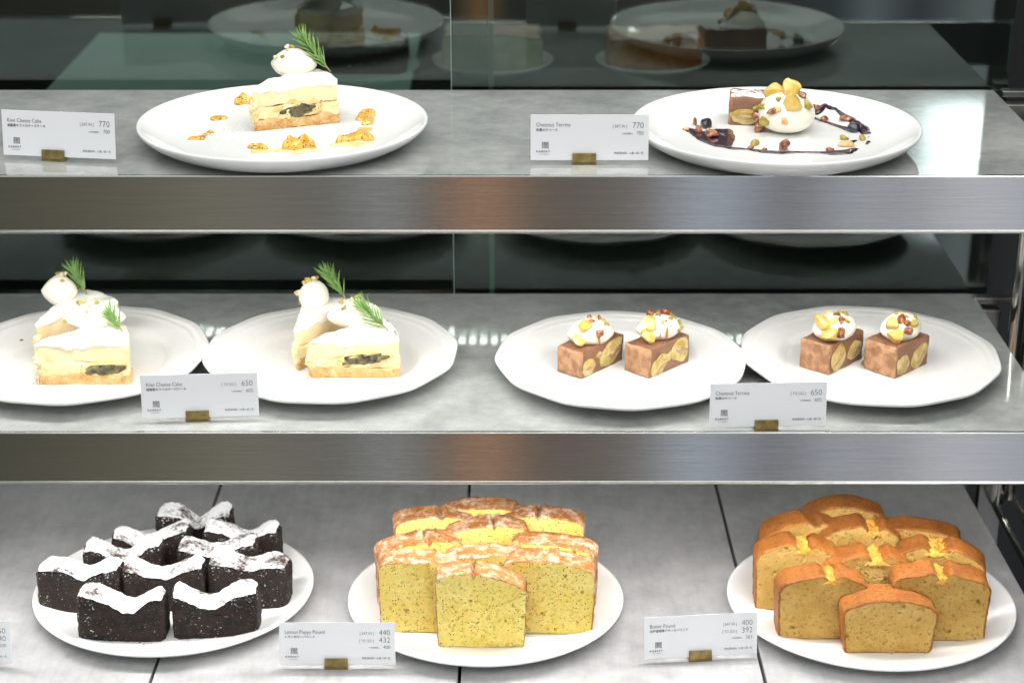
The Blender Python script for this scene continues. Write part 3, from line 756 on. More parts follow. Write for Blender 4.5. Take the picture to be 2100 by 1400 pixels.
# ================================================================== CHEESECAKE WEDGES
def local_ray(th, px, py):
    Mi = (Matrix.Translation(th.location) @ th.rotation_euler.to_matrix().to_4x4()).inverted()
    return Mi @ Vector((0, 0, CAMZ)), (Mi.to_3x3() @ ray(px, py)).normalized()
def on_plane(th, px, py, z):
    o, d = local_ray(th, px, py); return o + d * ((z - o.z) / d.z)
def on_ell(th, px, py, c, ax, rz, sink=.0006):
    """where the sight line to a pixel meets the cream ellipsoid (else the point of it nearest that line)"""
    o, d = local_ray(th, px, py); Rm = Matrix.Rotation(-rz, 3, 'Z')
    o2, d2 = Rm @ (o - c), Rm @ d; S_ = Vector((1 / ax[0], 1 / ax[1], 1 / ax[2]))
    a_, b_ = o2 * S_, d2 * S_; A = b_.dot(b_); B = a_.dot(b_); Cc = a_.dot(a_) - 1; D = B * B - A * Cc
    t_ = (-B - math.sqrt(D)) / A if D > 0 else -B / A
    q = o + d * (t_ + sink)
    if D <= 0: q = c + (q - c) * min(1, 1.10 / (a_ + b_ * t_).length)
    return q
def rosemary(parent, base, d, length, seed, n=46, up=(0, 0, 1)):
    n = int(n * 1.45)
    rnd = random.Random(seed); base = Vector(base); d = Vector(d).normalized()
    pts = [base + d * length * t_ + Vector((0, 0, .0012 * math.sin(t_ * 3))) for t_ in [i / 8 for i in range(9)]]
    st = tube(pts, [.0007 - .0005 * i / 8 for i in range(9)])
    sp_ = obj('rosemary_sprig', st, stem_m, parent)
    parts = []
    u = d.cross(Vector((0, 1, 0))).normalized(); w = d.cross(u)
    for i in range(n):
        t_ = .12 + .88 * (i / n) ** .9; p = base + d * length * t_
        a = i * 2.4 + rnd.uniform(-.4, .4); o = u * math.cos(a) + w * math.sin(a) * .8
        L_ = rnd.uniform(.0105, .0160) * (1 - .25 * max(0, t_ - .75) / .25)
        dirv = (o * rnd.uniform(.45, .95) + d * rnd.uniform(.6, 1.1) + Vector((0, 0, .22))).normalized()
        mid = p + dirv * L_ * .5 + d * .0006; end = p + dirv * L_ + d * .0016 + Vector((0, 0, .0006))
        parts.append(tube([p, p + dirv * L_ * .25, mid, end], [.0003, .00052, .0005, .00012], 5))
    obj('rosemary_needles', join(*parts), needle_m, sp_)
    return sp_
def wedge(lv, tip, yaw, label, seed, Rr=.078, ang=34, h=(.0085, .034, .0415), quen=None, rose=None, nuts=(), kiwi=(.050, .015, .020, .0048), lift=.0038, dust=0, sag=.004):
    r = empty('cheesecake_slice', label, 'cheesecake', 'kiwi cheesecake wedges')
    put(r, lv, tip[0], tip[1], lift, R(yaw), lift)
    def outl(s_=0.0):
        a = R(ang); pts = [(.0035 - s_, -.0002 - s_ * .5)]
        pts += [(Rr * i / 12 + s_, -s_) for i in range(1, 12)]
        pts += [((Rr + s_) * math.cos(a * i / 14), (Rr + s_) * math.sin(a * i / 14) - s_ * .6) for i in range(15)]
        pts += [(Rr * i / 12 * math.cos(a) + s_ * .2, Rr * i / 12 * math.sin(a) + s_) for i in range(11, 0, -1)]
        pts += [(.003 - s_, .0025)]
        return pts
    z1, z2, z3 = h
    def wob(a, f, s2): return lambda x, y: a * noise.noise(Vector((x * f, y * f, seed * 3.3 + s2)))
    w1, w2 = wob(.0016, 70, 1), wob(.004, 45, 2)
    t1 = lambda x, y: z1 + w1(x, y)
    w4 = wob(.0022, 160, 4)
    t2 = lambda x, y: z2 + w2(x, y) * .8 + w4(x, y)
    t3 = lambda x, y: z3 - sag * math.exp(-math.hypot(x, y) / .012) + .0012 * noise.noise(Vector((x * 50, y * 120, seed))) + .0007 * noise.noise(Vector((x * 150, y * 150, seed)))
    tl = lambda x, y: z1 + (z2 - z1) * .45 + .0028 * noise.noise(Vector((x * 30, y * 30, seed + 9)))
    s1, c1 = prism(outl(.0006), 0, t1, n=150, rows=6, rings=5, rnd=.0006, amp=.0011, sc=330, seed=seed); obj('biscuit_base', join(s1, c1), biscuit_m, r)
    s2_, c2_ = prism(outl(.0002), 0, tl, n=170, rows=8, rings=5, rnd=.0006, amp=.0013, sc=200, seed=seed + 1, bot=t1); obj('soft_filling', join(s2_, c2_), cheese_low, r)
    s3, c3 = prism(outl(-.0002), 0, t2, n=150, rows=7, rings=5, rnd=.0004, amp=.0008, sc=170, seed=seed + 2, bot=tl); obj('baked_filling', join(s3, c3), cheese_m, r)
    s4, c4 = prism(outl(.0004), 0, t3, n=150, rows=6, rings=10, rnd=.0022, amp=.0004, sc=110, seed=seed + 3, bot=lambda x, y: z2 - .0012 + w2(x, y) * .8 + w4(x, y)); obj('cream_topping', join(s4, c4), cream_m, r)
    if kiwi:
        kx, kz, ka, kb = kiwi
        def clampx(vf): return [Vector((min(max(q.x, .004), Rr - .0015), q.y, q.z)) for q in vf[0]], vf[1]
        obj('kiwi_stain', clampx(xf(blob(ka * 1.15, .0007, kb * 1.3, seed + 4, .6, 1.8, 4), T(kx - ka * .08, -.0001, kz + .0004) @ Matrix.Rotation(R(-6), 4, 'Y'))), stain_m, r)
        bl = blob(ka * .95, .0013, kb * .95, seed, .6, 1.9, 4)
        obj('kiwi_piece', xf(bl, T(kx, -.0004, kz) @ Matrix.Rotation(R(-6), 4, 'Y')), kiwi_m, r)
        rnd = random.Random(int(seed * 10)); sd = []
        for i in range(26):
            sd.append(xf(blob(.0004, .0003, .0005, i, .1, 1, 1), T(kx + rnd.uniform(-1.15, 1.15) * ka, -.0013, kz + rnd.uniform(-1.2, 1.0) * kb)))
        k2 = obj('kiwi_seeds', join(*sd), berry_m, r)
    qc, qa, qz = Vector((.04, .02, z3 + .008)), (.02, .015, .012), 0
    if quen:
        px, py, a, b_, c, qr = quen
        qc = on_plane(r, px, py, z3 + c * .34); qa = (a, b_, c); qz = R(qr - yaw)
        obj('cream_quenelle', xf(quenelle(a, b_, c, seed), T(*qc) @ Matrix.Rotation(qz, 4, 'Z')), quen_m, r)
    for i, (px, py, s_) in enumerate(nuts):
        q = on_ell(r, px, py, qc, qa, qz)
        if q.z < z3 + .001: q = on_plane(r, px, py, z3 + .0008)
        obj('pistachio_piece', xf(blob(.0029 * s_, .0021 * s_, .0018 * s_, seed + i * 1.3, .35, 1.5, 3, 4), T(*q) @ Matrix.Rotation(i * 1.9, 4, 'Z') @ Matrix.Rotation(i * .7, 4, 'X')), pist_dust if (i + dust) % 2 else pist_m, r)
    if rose:
        bx, by, tx, ty, sd, nn = rose
        b0 = on_plane(r, bx, by, z3 + .001); o_, d_ = local_ray(r, tx, ty)
        bd = (b0 - o_).dot(local_ray(r, 1050, 700)[1]); e0 = o_ + d_ * ((bd + .004) / d_.dot(local_ray(r, 1050, 700)[1]))
        rosemary(r, b0, e0 - b0, (e0 - b0).length, sd, nn)
    # loose crumbs along the biscuit edge and the broken tip
    rnd = random.Random(int(seed * 100)); cr = []
    for i in range(34):
        q = rnd.random(); cr.append(xf(blob(.0009, .0008, .0007, i, .4, 1.5, 1), T(Rr * q * q + .002, -.0012 - .0006 * rnd.random(), .001 + rnd.random() * z1 * .8)))
    obj('crumbs', join(*cr), biscuit_m, r)
    cl = []
    for i in range(7):
        cl.append(xf(blob(.0030, .0026, .0036, seed + i, .8, 1.9, 3), T(.0026 + .002 * rnd.random(), .0004 + .002 * rnd.random(), z1 + .001 + i * .0022)))
    obj('broken_tip', join(*cl), cheese_low, r)
    return r
def N3(z3, c, pts): return pts
# upper shelf
wedge('top', (515, 270), 22, 'kiwi cheesecake wedge alone on the upper shelf plate', 1.1, .0745, 34, (.0085, .0325, .0390),
      quen=(602, 133, .0190, .0150, .0135, -14), rose=(678, 148, 618, 76, 3, 40),
      nuts=((565, 117, 1), (580, 116, 1.1), (589, 96, 1.1), (598, 97, 1), (591, 104, .9), (604, 99, .9)), kiwi=(.042, .0150, .016, .0056), dust=1, lift=.0036)
# middle shelf, far left plate
wedge('mid', (76, 748), 40, 'cheesecake wedge behind another on the far left plate, cut face half hidden', 2.2, .080, 34, (.0085, .034, .0405),
      quen=(123, 598, .0140, .0160, .0150, 10), rose=(178, 603, 151, 556, 5, 34),
      nuts=((126, 562, 1), (118, 561, 1), (134, 561, .9), (127, 576, .9), (130, 568, .8)), kiwi=None, dust=1)
wedge('mid', (74, 789), 1, 'front cheesecake wedge on the far left plate with a dark kiwi streak', 3.3, .0775, 35, (.0085, .0325, .0400),
      quen=(194, 652, .0240, .0160, .0128, 6), rose=(251, 680, 226, 646, 7, 30),
      nuts=((158, 616, 1.2), (176, 612, 1.2), (169, 621, 1.1), (188, 616, 1), (198, 622, 1.1), (183, 630, 1.2), (178, 640, .9), (180, 648, 1.1), (135, 658, .9), (142, 686, .9)), kiwi=(.056, .0135, .016, .0044))
# middle shelf, second plate
wedge('mid', (606, 763), 55, 'cheesecake wedge behind another on the second plate, pistachio at its left corner', 4.4, .080, 34, (.0085, .0335, .0400),
      quen=(644, 609, .0200, .0125, .0140, 82), rose=(710, 613, 668, 560, 9, 36),
      nuts=((644, 560, 1), (632, 570, 1.2), (621, 578, 1), (633, 578, 1.2), (643, 573, 1), (650, 566, 1), (611, 601, 1.4), (614, 621, .6)), kiwi=None, dust=1)
wedge('mid', (630, 775), 1, 'front cheesecake wedge on the second plate with a dark kiwi pocket', 5.5, .0765, 34, (.0090, .0300, .0365),
      quen=(727, 646, .0218, .0160, .0138, 10), rose=(796, 678, 740, 626, 11, 38),
      nuts=((701, 622, 1.1), (705, 618, 1), (706, 631, 1.1), (723, 614, 1.1), (735, 607, 1.1), (722, 618, 1)), kiwi=(.048, .0165, .018, .0046))

# ================================================================== CHESTNUT TERRINES
def terrine(lv, near, yaw, Lx, Wy, H, label, seed, chest, quen, toppings, lift=.0038, dusty=False, group='chestnut terrine blocks'):
    """near = pixel of the bottom corner nearest the camera; +x = long cut face running back right, +y = short side to the left"""
    r = empty('chestnut_terrine', label, 'terrine', group)
    put(r, lv, near[0], near[1], lift, R(yaw), lift)
    o = [(0, 0), (Lx, 0), (Lx, Wy), (0, Wy)]
    top = lambda x, y: H + .0008 * noise.noise(Vector((x * 70, y * 70, seed))) - .0006 * x / Lx
    side, cap = prism(o, 0, top, n=120, rows=9, rings=8, rnd=.0010, amp=.0007, sc=130, seed=seed)
    v, f = side; fe = [g for g in f if sum(v[i].x for i in g) / len(g) < .0022]; fs = [g for g in f if g not in set(fe)]
    obj('paste_block', join((v, fs)), terr_m, r)
    obj('crusted_end', join((v, fe)), terr_end, r)
    obj('paste_top', cap, dust_terrine if dusty else terr_m, r)
    for i, (cx, cz_, a, b_, rot) in enumerate(chest):
        m = T(cx, -.0003, cz_) @ Matrix.Rotation(R(rot), 4, 'Y')
        def clip(vf):
            vv = []
            for q in vf[0]:
                q = Vector(q); q.x = min(max(q.x, .0007), Lx - .0007); q.z = min(max(q.z, .0005), H - .0010); vv.append(q)
            return vv, vf[1]
        c = obj('chestnut_piece', clip(xf(blob(a, .0008, b_, seed + i * 2.1, .26, 1.5, 4), m)), chest_cut, r)
        obj('chestnut_core', clip(xf(blob(a * .60, .0004, b_ * .26, seed + i, .8, 2.4, 3), T(cx + a * .1, -.00100, cz_ - b_ * .08) @ Matrix.Rotation(R(rot), 4, 'Y'))), chest_core, c)
    qc, qa, qz = None, None, 0
    if quen:
        px, py, a, b_, c, qr = quen
        qc = on_plane(r, px, py, H + c * .6); qa = (a, b_, c); qz = R(qr - yaw)
        obj('cream_quenelle', xf(quenelle(a, b_, c * 1.12, seed, .2), T(*qc) @ Matrix.Rotation(qz, 4, 'Z')), quen_m, r)
    for i, (kd, px, py, s_) in enumerate(toppings): garnish(r, kd, px, py, s_, i, seed, qc, qa, qz)
    return r
def garnish(r, kd, px, py, s_, i, seed, qc, qa, qz):
    mats = {'c': ('candied_chestnut', chest_m), 'n': ('nut_piece', nut_m), 'p': ('pistachio_piece', pist_m), 'a': ('almond_piece', almond_m), 'd': ('caramel_drip', drip_m)}
    nm, mt = mats[kd]; dims = {'c': (.0050, .0042, .0044), 'n': (.0030, .0022, .0026), 'p': (.0026, .0018, .0020), 'a': (.0028, .0022, .0020), 'd': (.0010, .0007, .0034)}[kd]
    q = on_ell(r, px, py, qc, qa, qz, -dims[1] * s_ * .25)
    s_ *= 1.2 if kd in 'npa' else (1.15 if kd == 'c' else 1)
    if kd in 'npa':
        rr = random.Random(int(px * 7 + py))
        for e in range(2):
            q2 = on_ell(r, px + rr.uniform(-7, 7), py + rr.uniform(-5, 5), qc, qa, qz, -.0006); k2 = rr.choice(['n', 'a', 'p']) if e else kd
            obj(mats[k2][0], xf(blob(.0015, .0011, .0011, seed + e + px, .5, 1.5, 2, 4), T(*q2) @ Matrix.Rotation(rr.random() * 6, 4, 'Z')), mats[k2][1], r, smooth='auto')
    m = T(*q) @ Matrix.Rotation(i * 1.7 + seed, 4, 'Z') @ (Matrix.Rotation(.7 * math.sin(i * 3 + seed), 4, 'X') if kd != 'd' else Matrix.Identity(4))
    obj(nm, xf(blob(dims[0] * s_, dims[1] * s_, dims[2] * s_, seed + i * 1.1, .35, 1.3, 3, 7 if kd == 'c' else (5 if kd in 'nap' else 0)), m), mt, r, smooth='auto')
HT = .0245
terrine('mid', (1191, 779), 49, .0560, .0255, HT, 'leftmost terrine block of the middle shelf, large split chestnut in its side', 6.1,
        [(.010, .0085, .0080, .0070, 0), (.040, .0130, .0155, .0095, -22), (.024, .0150, .0040, .0030, 0)], (1210, 683, .0190, .0135, .0108, 12),
        [('c', 1198, 672, 1.2), ('c', 1187, 697, 1.15), ('n', 1210, 650, 1), ('a', 1221, 648, 1.1), ('n', 1229, 655, 1.2), ('n', 1213, 661, 1), ('n', 1230, 682, 1.3), ('p', 1241, 664, 1.2), ('p', 1236, 655, 1), ('d', 1229, 697, 1.1)])
terrine('mid', (1331, 777), 46, .0520, .0270, .0255, 'second terrine block from the left, pale round chestnut at its back corner', 7.2,
        [(.0125, .0085, .0115, .0078, -28), (.0400, .0145, .0115, .0105, 20), (.0260, .0130, .0035, .0045, 40)], (1350, 673, .0185, .0135, .0112, 10),
        [('c', 1335, 664, 1.3), ('c', 1330, 690, 1.25), ('n', 1334, 644, 1.5), ('n', 1352, 645, 1.4), ('n', 1367, 643, 1.5), ('p', 1374, 654, 1.1), ('p', 1381, 650, 1.1), ('p', 1393, 661, 1.1), ('a', 1359, 660, .9), ('d', 1368, 681, 1.6), ('d', 1354, 688, .6), ('p', 1395, 673, 1)])
terrine('mid', (1699, 771), 48, .0505, .0290, .0265, 'third terrine block from the left with a gold chestnut nearest its corner', 8.3,
        [(.0130, .0120, .0115, .0105, -35), (.0380, .0120, .0105, .0080, -20)], (1711, 673, .0182, .0140, .0118, 14),
        [('c', 1687, 662, 1.4), ('c', 1701, 686, 1.5), ('a', 1699, 644, 1.4), ('n', 1716, 647, 1.2), ('n', 1725, 657, 1.2), ('n', 1725, 682, 1.6), ('p', 1725, 641, 1), ('p', 1734, 641, 1.1), ('p', 1734, 649, 1.2), ('p', 1735, 659, 1.3), ('c', 1710, 658, .7)])
terrine('mid', (1833, 778), 44, .0480, .0310, .0275, 'rightmost terrine block, rough brown end face with a cube of chestnut', 9.4,
        [(.0110, .0100, .0090, .0085, -40), (.0340, .0120, .0115, .0095, -30)], (1847, 673, .0182, .0140, .0122, 18),
        [('c', 1830, 664, 1.3), ('c', 1839, 689, 1.4), ('p', 1839, 645, 1.2), ('a', 1853, 646, 1.2), ('n', 1849, 655, 1.4), ('n', 1861, 662, 1), ('n', 1863, 678, 1.5), ('n', 1856, 650, .9), ('p', 1874, 664, 1.6), ('p', 1875, 651, 1.1)])
terrine('top', (1493, 256), -8, .0610, .0270, .0240, 'sugar dusted terrine block on the upper shelf behind the big cream scoop', 10.5,
        [(.0130, .0075, .0115, .0060, 0)], None, [], lift=.0036, dusty=True)
# big cream scoop in front of the upper terrine with its own toppings
sc = empty('cream_scoop', 'large smooth scoop of cream with chestnuts on top, in front of the upper terrine', 'cream')
put(sc, 'top', 1611, 268, .0036, 0, .0036)
def scoop():
    V = []
    for p in ICO[4][0]:
        z = p.z; k_ = 1 + .03 * nz(p, 1.3, 5); x = p.x * .0232 * (1 - .06 * z); y = p.y * .0260; zz = (z * .0195 if z > 0 else z * .0150)
        V.append(Vector((x * k_, y * k_, max(.0002, zz * k_ + .0145))))
    return V, ICO[4][1]
obj('cream_body', scoop(), quen_m, sc)
for i, (kd, px, py, s_) in enumerate([('c', 1587, 189, 1.7), ('c', 1618, 187, 1.75), ('c', 1624, 210, 1.7), ('p', 1597, 203, 1.1), ('p', 1655, 216, 1.6), ('n', 1645, 197, 1.3), ('n', 1584, 229, 1.3), ('a', 1593, 224, 1.2),
        ('p', 1569, 249, 1.7), ('a', 1609, 249, 1.2), ('p', 1552, 225, 1.5), ('n', 1552, 239, 1.7), ('n', 1546, 266, 1.8), ('p', 1563, 218, 1.2)]):
    garnish(sc, kd, px, py, s_, i, 2.3, Vector((0, 0, .0145)), (.0230, .0258, .0190), 0)

# ================================================================== SAUCES (height fields poured on the plates)
def puddle(name, lv, org, caps, h, mat, label, cat, lift=.0037, cell=.0006, seed=1, namp=.0012, lump=0.0, group=None, parent=None):
    """caps: list of (x,y,r px) chains"""
    o3 = P(lv, *org); ch = []
    for chain in caps:
        ch.append([(localpt(lv, x, y, o3, .005), r_) for x, y, r_ in chain])
    xs = [q.x for c in ch for q, r_ in c]; ys = [q.y for c in ch for q, r_ in c]
    x0, x1, y0, y1 = min(xs) - .012, max(xs) + .012, min(ys) - .012, max(ys) + .012
    nx, ny = int((x1 - x0) / cell), int((y1 - y0) / cell)
    def fld(x, y):
        best = -1
        for c in ch:
            for i in range(max(1, len(c) - 1)):
                (a, ra) = c[i]; (b_, rb) = c[min(i + 1, len(c) - 1)]
                dx, dy = b_.x - a.x, b_.y - a.y; L2 = dx * dx + dy * dy
                t_ = 0 if L2 < 1e-12 else max(0, min(1, ((x - a.x) * dx + (y - a.y) * dy) / L2))
                d = math.hypot(x - a.x - dx * t_, y - a.y - dy * t_); v = (ra + (rb - ra) * t_) - d
                if v > best: best = v
        return best + namp * nz((x, y, 0), 260, seed) + namp * .6 * nz((x, y, 0), 90, seed)
    G = {}; V, F = [], []
    H_ = [[fld(x0 + i * cell, y0 + j * cell) for j in range(ny + 1)] for i in range(nx + 1)]
    def vid(i, j):
        if (i, j) not in G:
            f_ = H_[i][j]; x, y = x0 + i * cell, y0 + j * cell
            if f_ <= 0: z = .0
            else: z = h * math.sqrt(min(1, f_ / .0028)) + lump * (max(0, nz((x, y, 0), 120, seed + 3) + .30) + .22 * nz((x, y, 0), 420, seed)) * min(1, f_ / .0035)
            if f_ < 0:   # pull outside vertices onto the contour
                gx = (fld(x + 1e-4, y) - f_) / 1e-4; gy = (fld(x, y + 1e-4) - f_) / 1e-4; g2 = gx * gx + gy * gy + .05
                s_ = min(-f_ / g2, cell * 1.2); x += gx * s_; y += gy * s_
            G[(i, j)] = len(V); V.append(Vector((x, y, z)))
        return G[(i, j)]
    Rl = ROT(lv).to_3x3(); base0 = plate_z(o3)
    for i in range(nx):
        for j in range(ny):
            if max(H_[i][j], H_[i + 1][j], H_[i][j + 1], H_[i + 1][j + 1]) > 0:
                F.append((vid(i, j), vid(i + 1, j), vid(i + 1, j + 1), vid(i, j + 1)))
    V = [v + Vector((0, 0, plate_z(o3 + Rl @ Vector((v.x, v.y, 0))))) for v in V]
    o = obj(name, (V, F), mat, parent); o.location = o3 + Vector((0, 0, .0002))
    return tag(o, label, cat, group)
mm = .001
KG = 'dabs of yellow kiwi compote'
puddle('kiwi_compote', 'top', (498, 220), [[(488, 221, 3.5 * mm), (500, 217, 5 * mm), (512, 218, 4 * mm)]], .0035, kiwi_sauce_m, 'yellow kiwi compote half hidden behind the left tip of the cheesecake', 'compote', seed=1, lump=.003, group=KG)
puddle('kiwi_compote', 'top', (450, 242), [[(438, 243, 4 * mm), (452, 241, 4.6 * mm), (462, 241, 2.5 * mm)]], .0022, kiwi_sauce_m, 'small flat dab of kiwi compote left of the cheesecake', 'compote', seed=2, lump=.001, group=KG)
puddle('kiwi_compote', 'top', (415, 272), [[(392, 283, 2.5 * mm), (410, 282, 3.4 * mm), (422, 274, 1.6 * mm), (432, 268, 3.2 * mm)]], .0018, kiwi_sauce_m, 'thin trail of kiwi compote at the far left of the plate', 'compote', seed=3, lump=.001, group=KG)
puddle('kiwi_compote', 'top', (526, 300), [[(516, 300, 3.6 * mm), (534, 299, 4.6 * mm), (542, 303, 3 * mm)]], .003, kiwi_sauce_m, 'kiwi compote below the left tip of the cheesecake', 'compote', seed=4, lump=.0018, group=KG)
puddle('kiwi_compote', 'top', (610, 298), [[(586, 303, 3 * mm), (605, 301, 8 * mm), (622, 297, 7.5 * mm), (640, 298, 4 * mm)]], .0062, kiwi_sauce_m, 'tallest heap of kiwi compote at the front of the plate', 'compote', seed=5, lump=.0055, group=KG)
puddle('kiwi_compote', 'top', (727, 284), [[(697, 289, 3.5 * mm), (718, 285, 6.5 * mm), (740, 280, 7 * mm), (757, 284, 4 * mm)]], .0042, kiwi_sauce_m, 'wide heap of kiwi compote at the right front of the plate', 'compote', seed=6, lump=.003, group=KG)
puddle('kiwi_compote', 'top', (750, 238), [[(738, 243, 4 * mm), (752, 235, 7 * mm), (762, 236, 4 * mm), (752, 252, 4.5 * mm)]], .0028, kiwi_sauce_m, 'kiwi compote at the right back of the plate', 'compote', seed=7, lump=.002, group=KG)
puddle('kiwi_juice', 'top', (610, 303), [[(530, 307, 6 * mm), (580, 304, 4 * mm), (615, 306, 9 * mm), (648, 304, 4 * mm)], [(690, 294, 5 * mm), (725, 291, 10 * mm), (752, 292, 5 * mm)], [(748, 262, 6 * mm), (745, 272, 5 * mm)]], .0007, juice_m, 'thin pale juice spread under the kiwi compote', 'juice', lift=.0036, cell=.0009, seed=9)
puddle('berry_sauce', 'top', (1590, 280), [[(1410, 263, 4 * mm), (1432, 270, 7 * mm), (1450, 282, 8 * mm), (1478, 294, 7 * mm), (1500, 301, 2.8 * mm), (1540, 304, 1.5 * mm), (1565, 308, 3.2 * mm), (1600, 310, 4 * mm), (1640, 309, 1.8 * mm), (1680, 310, 2.0 * mm), (1705, 311, 5.0 * mm), (1735, 309, 6 * mm), (1752, 303, 3 * mm)],
                             [(1450, 272, 8 * mm), (1475, 267, 8 * mm), (1491, 265, 5 * mm), (1496, 280, 4.5 * mm), (1490, 294, 5 * mm)], [(1460, 276, 10 * mm), (1478, 284, 10 * mm)],
                             [(1670, 234, 3.5 * mm), (1690, 228, 3.0 * mm), (1715, 234, 1.4 * mm), (1744, 246, 3.4 * mm), (1768, 262, 5.5 * mm), (1776, 271, 4 * mm)], [(1668, 240, 2 * mm), (1690, 247, 1.8 * mm), (1724, 258, 2.2 * mm), (1745, 264, 5 * mm)],
                             [(1745, 289, 2.6 * mm), (1753, 286, 2 * mm)], [(1780, 288, 1.8 * mm), (1778, 293, 1.4 * mm)], [(1782, 279, .9 * mm)]], .0012, sauce_m, 'dark purple berry sauce drawn in a broken ring around the upper plate', 'sauce', cell=.0008, seed=12, namp=.0009)
def bit(name, mat, x, y, s_, seed, label, cat, group, lv='top', lift=.0042, facet=4, rz=0.0):
    o = obj(name, blob(*s_, seed, .3, 1.2, 3, facet), mat, None, smooth='auto'); p0 = plate_z(P(lv, x, y, .005)); put(o, lv, x, y, p0, rz, p0 + s_[2] * .7); return tag(o, label, cat, group)
NG = 'chopped nuts on the berry sauce'
bit('blueberry', berry_m, 1448, 262, (.0052, .0050, .0046), 3, 'dark round blueberry at the left end of the sauce', 'blueberry', 'blueberries', facet=1)
bit('blueberry', berry_m, 1750, 270, (.0062, .0050, .0042), 4, 'dark blueberry at the right of the sauce ring', 'blueberry', 'blueberries', facet=1)
bit('nut_piece', almond_m, 1408, 268, (.0030, .0022, .0018), 5, 'pale almond chip at the very left end of the sauce', 'nut', NG)
bit('nut_piece', nut_m, 1425, 258, (.0018, .0016, .0046), 6, 'thin upright nut shard left of the left blueberry', 'nut', NG)
bit('nut_piece', nut_m, 1433, 274, (.0030, .0022, .0042), 7, 'upright dark nut below the left blueberry', 'nut', NG)
bit('nut_piece', nut_m, 1460, 283, (.0066, .0044, .0038), 8, 'largest red brown nut in the wide left pool of sauce', 'nut', NG)
bit('nut_piece', almond_m, 1452, 268, (.0022, .0018, .0012), 9, 'tiny almond chip just right of the left blueberry', 'nut', NG)
bit('pistachio_piece', pist_m, 1548, 298, (.0054, .0026, .0026), 10, 'green pistachio piece below the left side of the cream scoop', 'pistachio', 'pistachios around the sauce', rz=.6)
bit('nut_piece', nut_m, 1539, 306, (.0030, .0022, .0016), 11, 'small brown nut beside the front pistachio', 'nut', NG)
bit('nut_piece', nut_m, 1608, 307, (.0048, .0036, .0056), 12, 'upright caramelised nut at the front middle of the sauce', 'nut', NG)
bit('nut_piece', nut_m, 1567, 309, (.0026, .0020, .0014), 13, 'flat dark nut chip in the front stroke of sauce', 'nut', NG)
bit('nut_piece', nut_m, 1702, 311, (.0040, .0030, .0020), 14, 'brown nut in the front right stroke of sauce', 'nut', NG)
bit('almond_slice', almond_m, 1734, 300, (.0072, .0040, .0024), 15, 'broad tan almond slice at the front right of the ring', 'almond', facet=2, group=None)
bit('pistachio_piece', pist_m, 1730, 287, (.0046, .0024, .0022), 16, 'green pistachio at the right of the ring, above the almond slice', 'pistachio', 'pistachios around the sauce', rz=-.4)
bit('pistachio_piece', pist_m, 1768, 288, (.0028, .0024, .0030), 17, 'small pistachio below the right blueberry', 'pistachio', 'pistachios around the sauce')
bit('nut_piece', nut_m, 1690, 250, (.0036, .0032, .0030), 18, 'round brown nut alone right of the cream scoop', 'nut', NG)
bit('nut_piece', nut_m, 1735, 248, (.0062, .0036, .0030), 19, 'dark nut above the right blueberry', 'nut', NG)
bit('nut_piece', nut_m, 1672, 228, (.0032, .0028, .0042), 20, 'dark nut touching the right side of the cream scoop', 'nut', NG)
bit('pistachio_piece', pist_m, 1773, 747, (.0032, .0022, .0024), 21, 'small pistachio lying between the two blocks of the far right plate', 'pistachio', 'loose crumbs on the middle shelf plates', 'mid', .0044)
bit('nut_crumb', nut_m, 44, 698, (.0022, .0010, .0008), 22, 'brown crumb on the rim of the far left scalloped plate', 'crumb', 'loose crumbs on the middle shelf plates', 'mid', .0105)
bit('cake_crumb', butter_crust, 1542, 1230, (.0012, .0010, .0008), 23, 'tiny brown crumb left of the butter slices', 'crumb', 'loose cake crumbs', 'deck', .0042)
bit('cake_crumb', butter_crust, 1703, 1309, (.0014, .0011, .0012), 24, 'crumb in front of the large left butter slice', 'crumb', 'loose cake crumbs', 'deck', .0042)

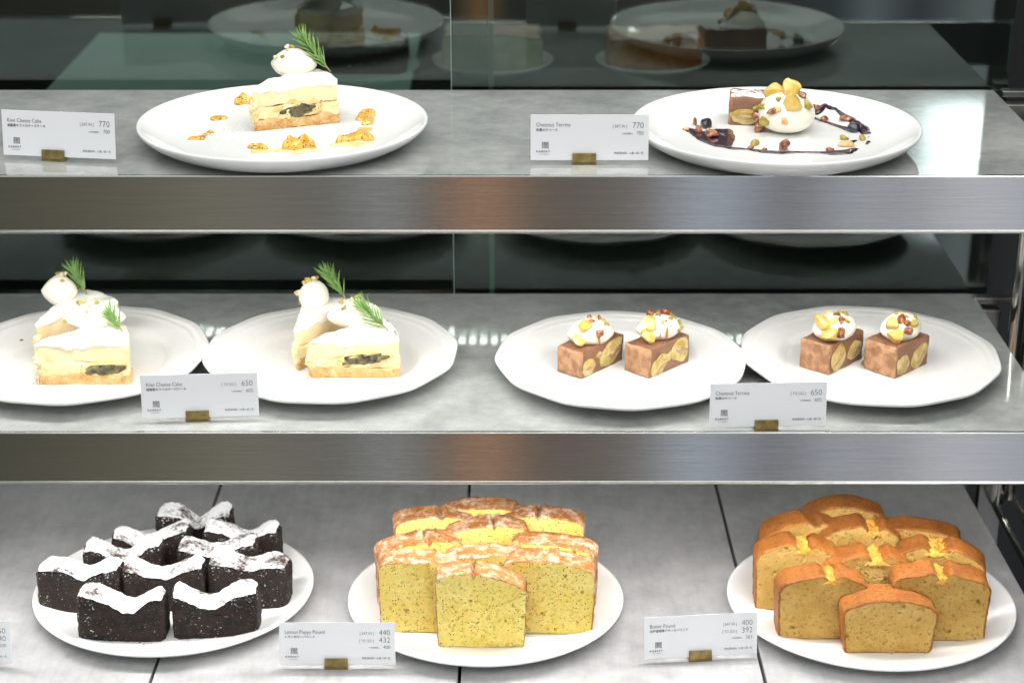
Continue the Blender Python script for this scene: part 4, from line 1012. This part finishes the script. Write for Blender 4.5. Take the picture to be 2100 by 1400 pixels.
def crumb_field(lv, pts, n, seed, mat, label, lift=.0038):
    rnd = random.Random(seed); org = P(lv, *pts[0][:2]); L_ = []
    for i in range(n):
        x, y, sp_ = pts[rnd.randrange(len(pts))]; q = localpt(lv, x + rnd.uniform(-sp_, sp_), y + rnd.uniform(-4, 9), org); k_ = rnd.uniform(.0003, .0009)
        L_.append(xf(blob(k_, k_ * .8, k_ * .7, i, .5, 1.6, 1), T(q.x, q.y, lift + k_ * .5)))
    o = obj('cake_crumbs', join(*L_), mat, None); o.rotation_euler = ROT(lv).to_euler(); o.location = org
    tag(o, label, 'crumbs', kind='stuff')
crumb_field('deck', [(985, 1325, 110), (850, 1294, 60), (1150, 1290, 70), (1235, 1240, 20)], 46, 3, lemon_crust, 'small cake crumbs on the plate in front of the lemon slices')
crumb_field('deck', [(1830, 1342, 100), (1665, 1312, 70), (1960, 1312, 70), (1570, 1262, 30)], 52, 4, butter_crust, 'small brown crumbs on the plate in front of the butter slices')
crumb_field('deck', [(250, 1322, 90), (444, 1314, 90), (150, 1265, 50), (560, 1252, 30)], 40, 5, brownie_m, 'small dark crumbs on the plate in front of the brownies')
crumb_field('mid', [(150, 794, 90)], 18, 6, biscuit_m, 'biscuit crumbs in front of the far left cheesecake')
crumb_field('mid', [(715, 781, 95)], 20, 7, biscuit_m, 'biscuit crumbs in front of the second plate cheesecake')

# ================================================================== CAKES ADDED BEHIND THE DOORS IN PLACE OF DIM REFLECTIONS
def standin_cake(xc, w, h, topm, sidem, label, seed, y=2.05):
    p = tag(obj('round_plate', xf(lathe([(.002, .003), (.8, .003), (.97, .012), (1, .012), (.97, .009), (.75, .0), (.002, .0)] and [(.002, .003), (.8 * w * .62, .003), (.97 * w * .62, .012), (w * .62, .012), (.97 * w * .62, .009), (.75 * w * .62, 0), (.002, 0)], 64), T(0, 0, 0)), porcelain), 'small white plate behind the glass, standing in for a reflection, under the ' + label, 'plate', 'round white plates')
    p.location = (xc, y, cz)
    r = empty('reflection_cake', 'blurred ' + label + ' standing in for a reflection in the rear glass', 'cake', 'cakes standing in for rear door reflections'); r.location = (xc, y, cz + .0035)
    o = [(-w / 2, -.035), (w / 2, -.035), (w / 2, .035), (-w / 2, .035)]
    s_, c = prism(o, 0, lambda a, b_: h + .003 * noise.noise(Vector((a * 40, b_ * 40, seed))), n=80, rows=6, rings=8, rnd=.004, amp=.001, sc=90, seed=seed, crustring=1)
    obj('cake_body', s_, sidem, r); obj('cake_top', c, topm, r)
standin_cake(-.010 - .012, .112, .040, dim_top, dim_side, 'pinkish brown loaf', 3)
standin_cake(.160, .105, .038, dim_top, butter_crust, 'orange brown loaf', 4)
standin_cake(-.175, .115, .036, dim_white, brownie_m, 'dark cake with a pale dusted top', 5, 2.02)
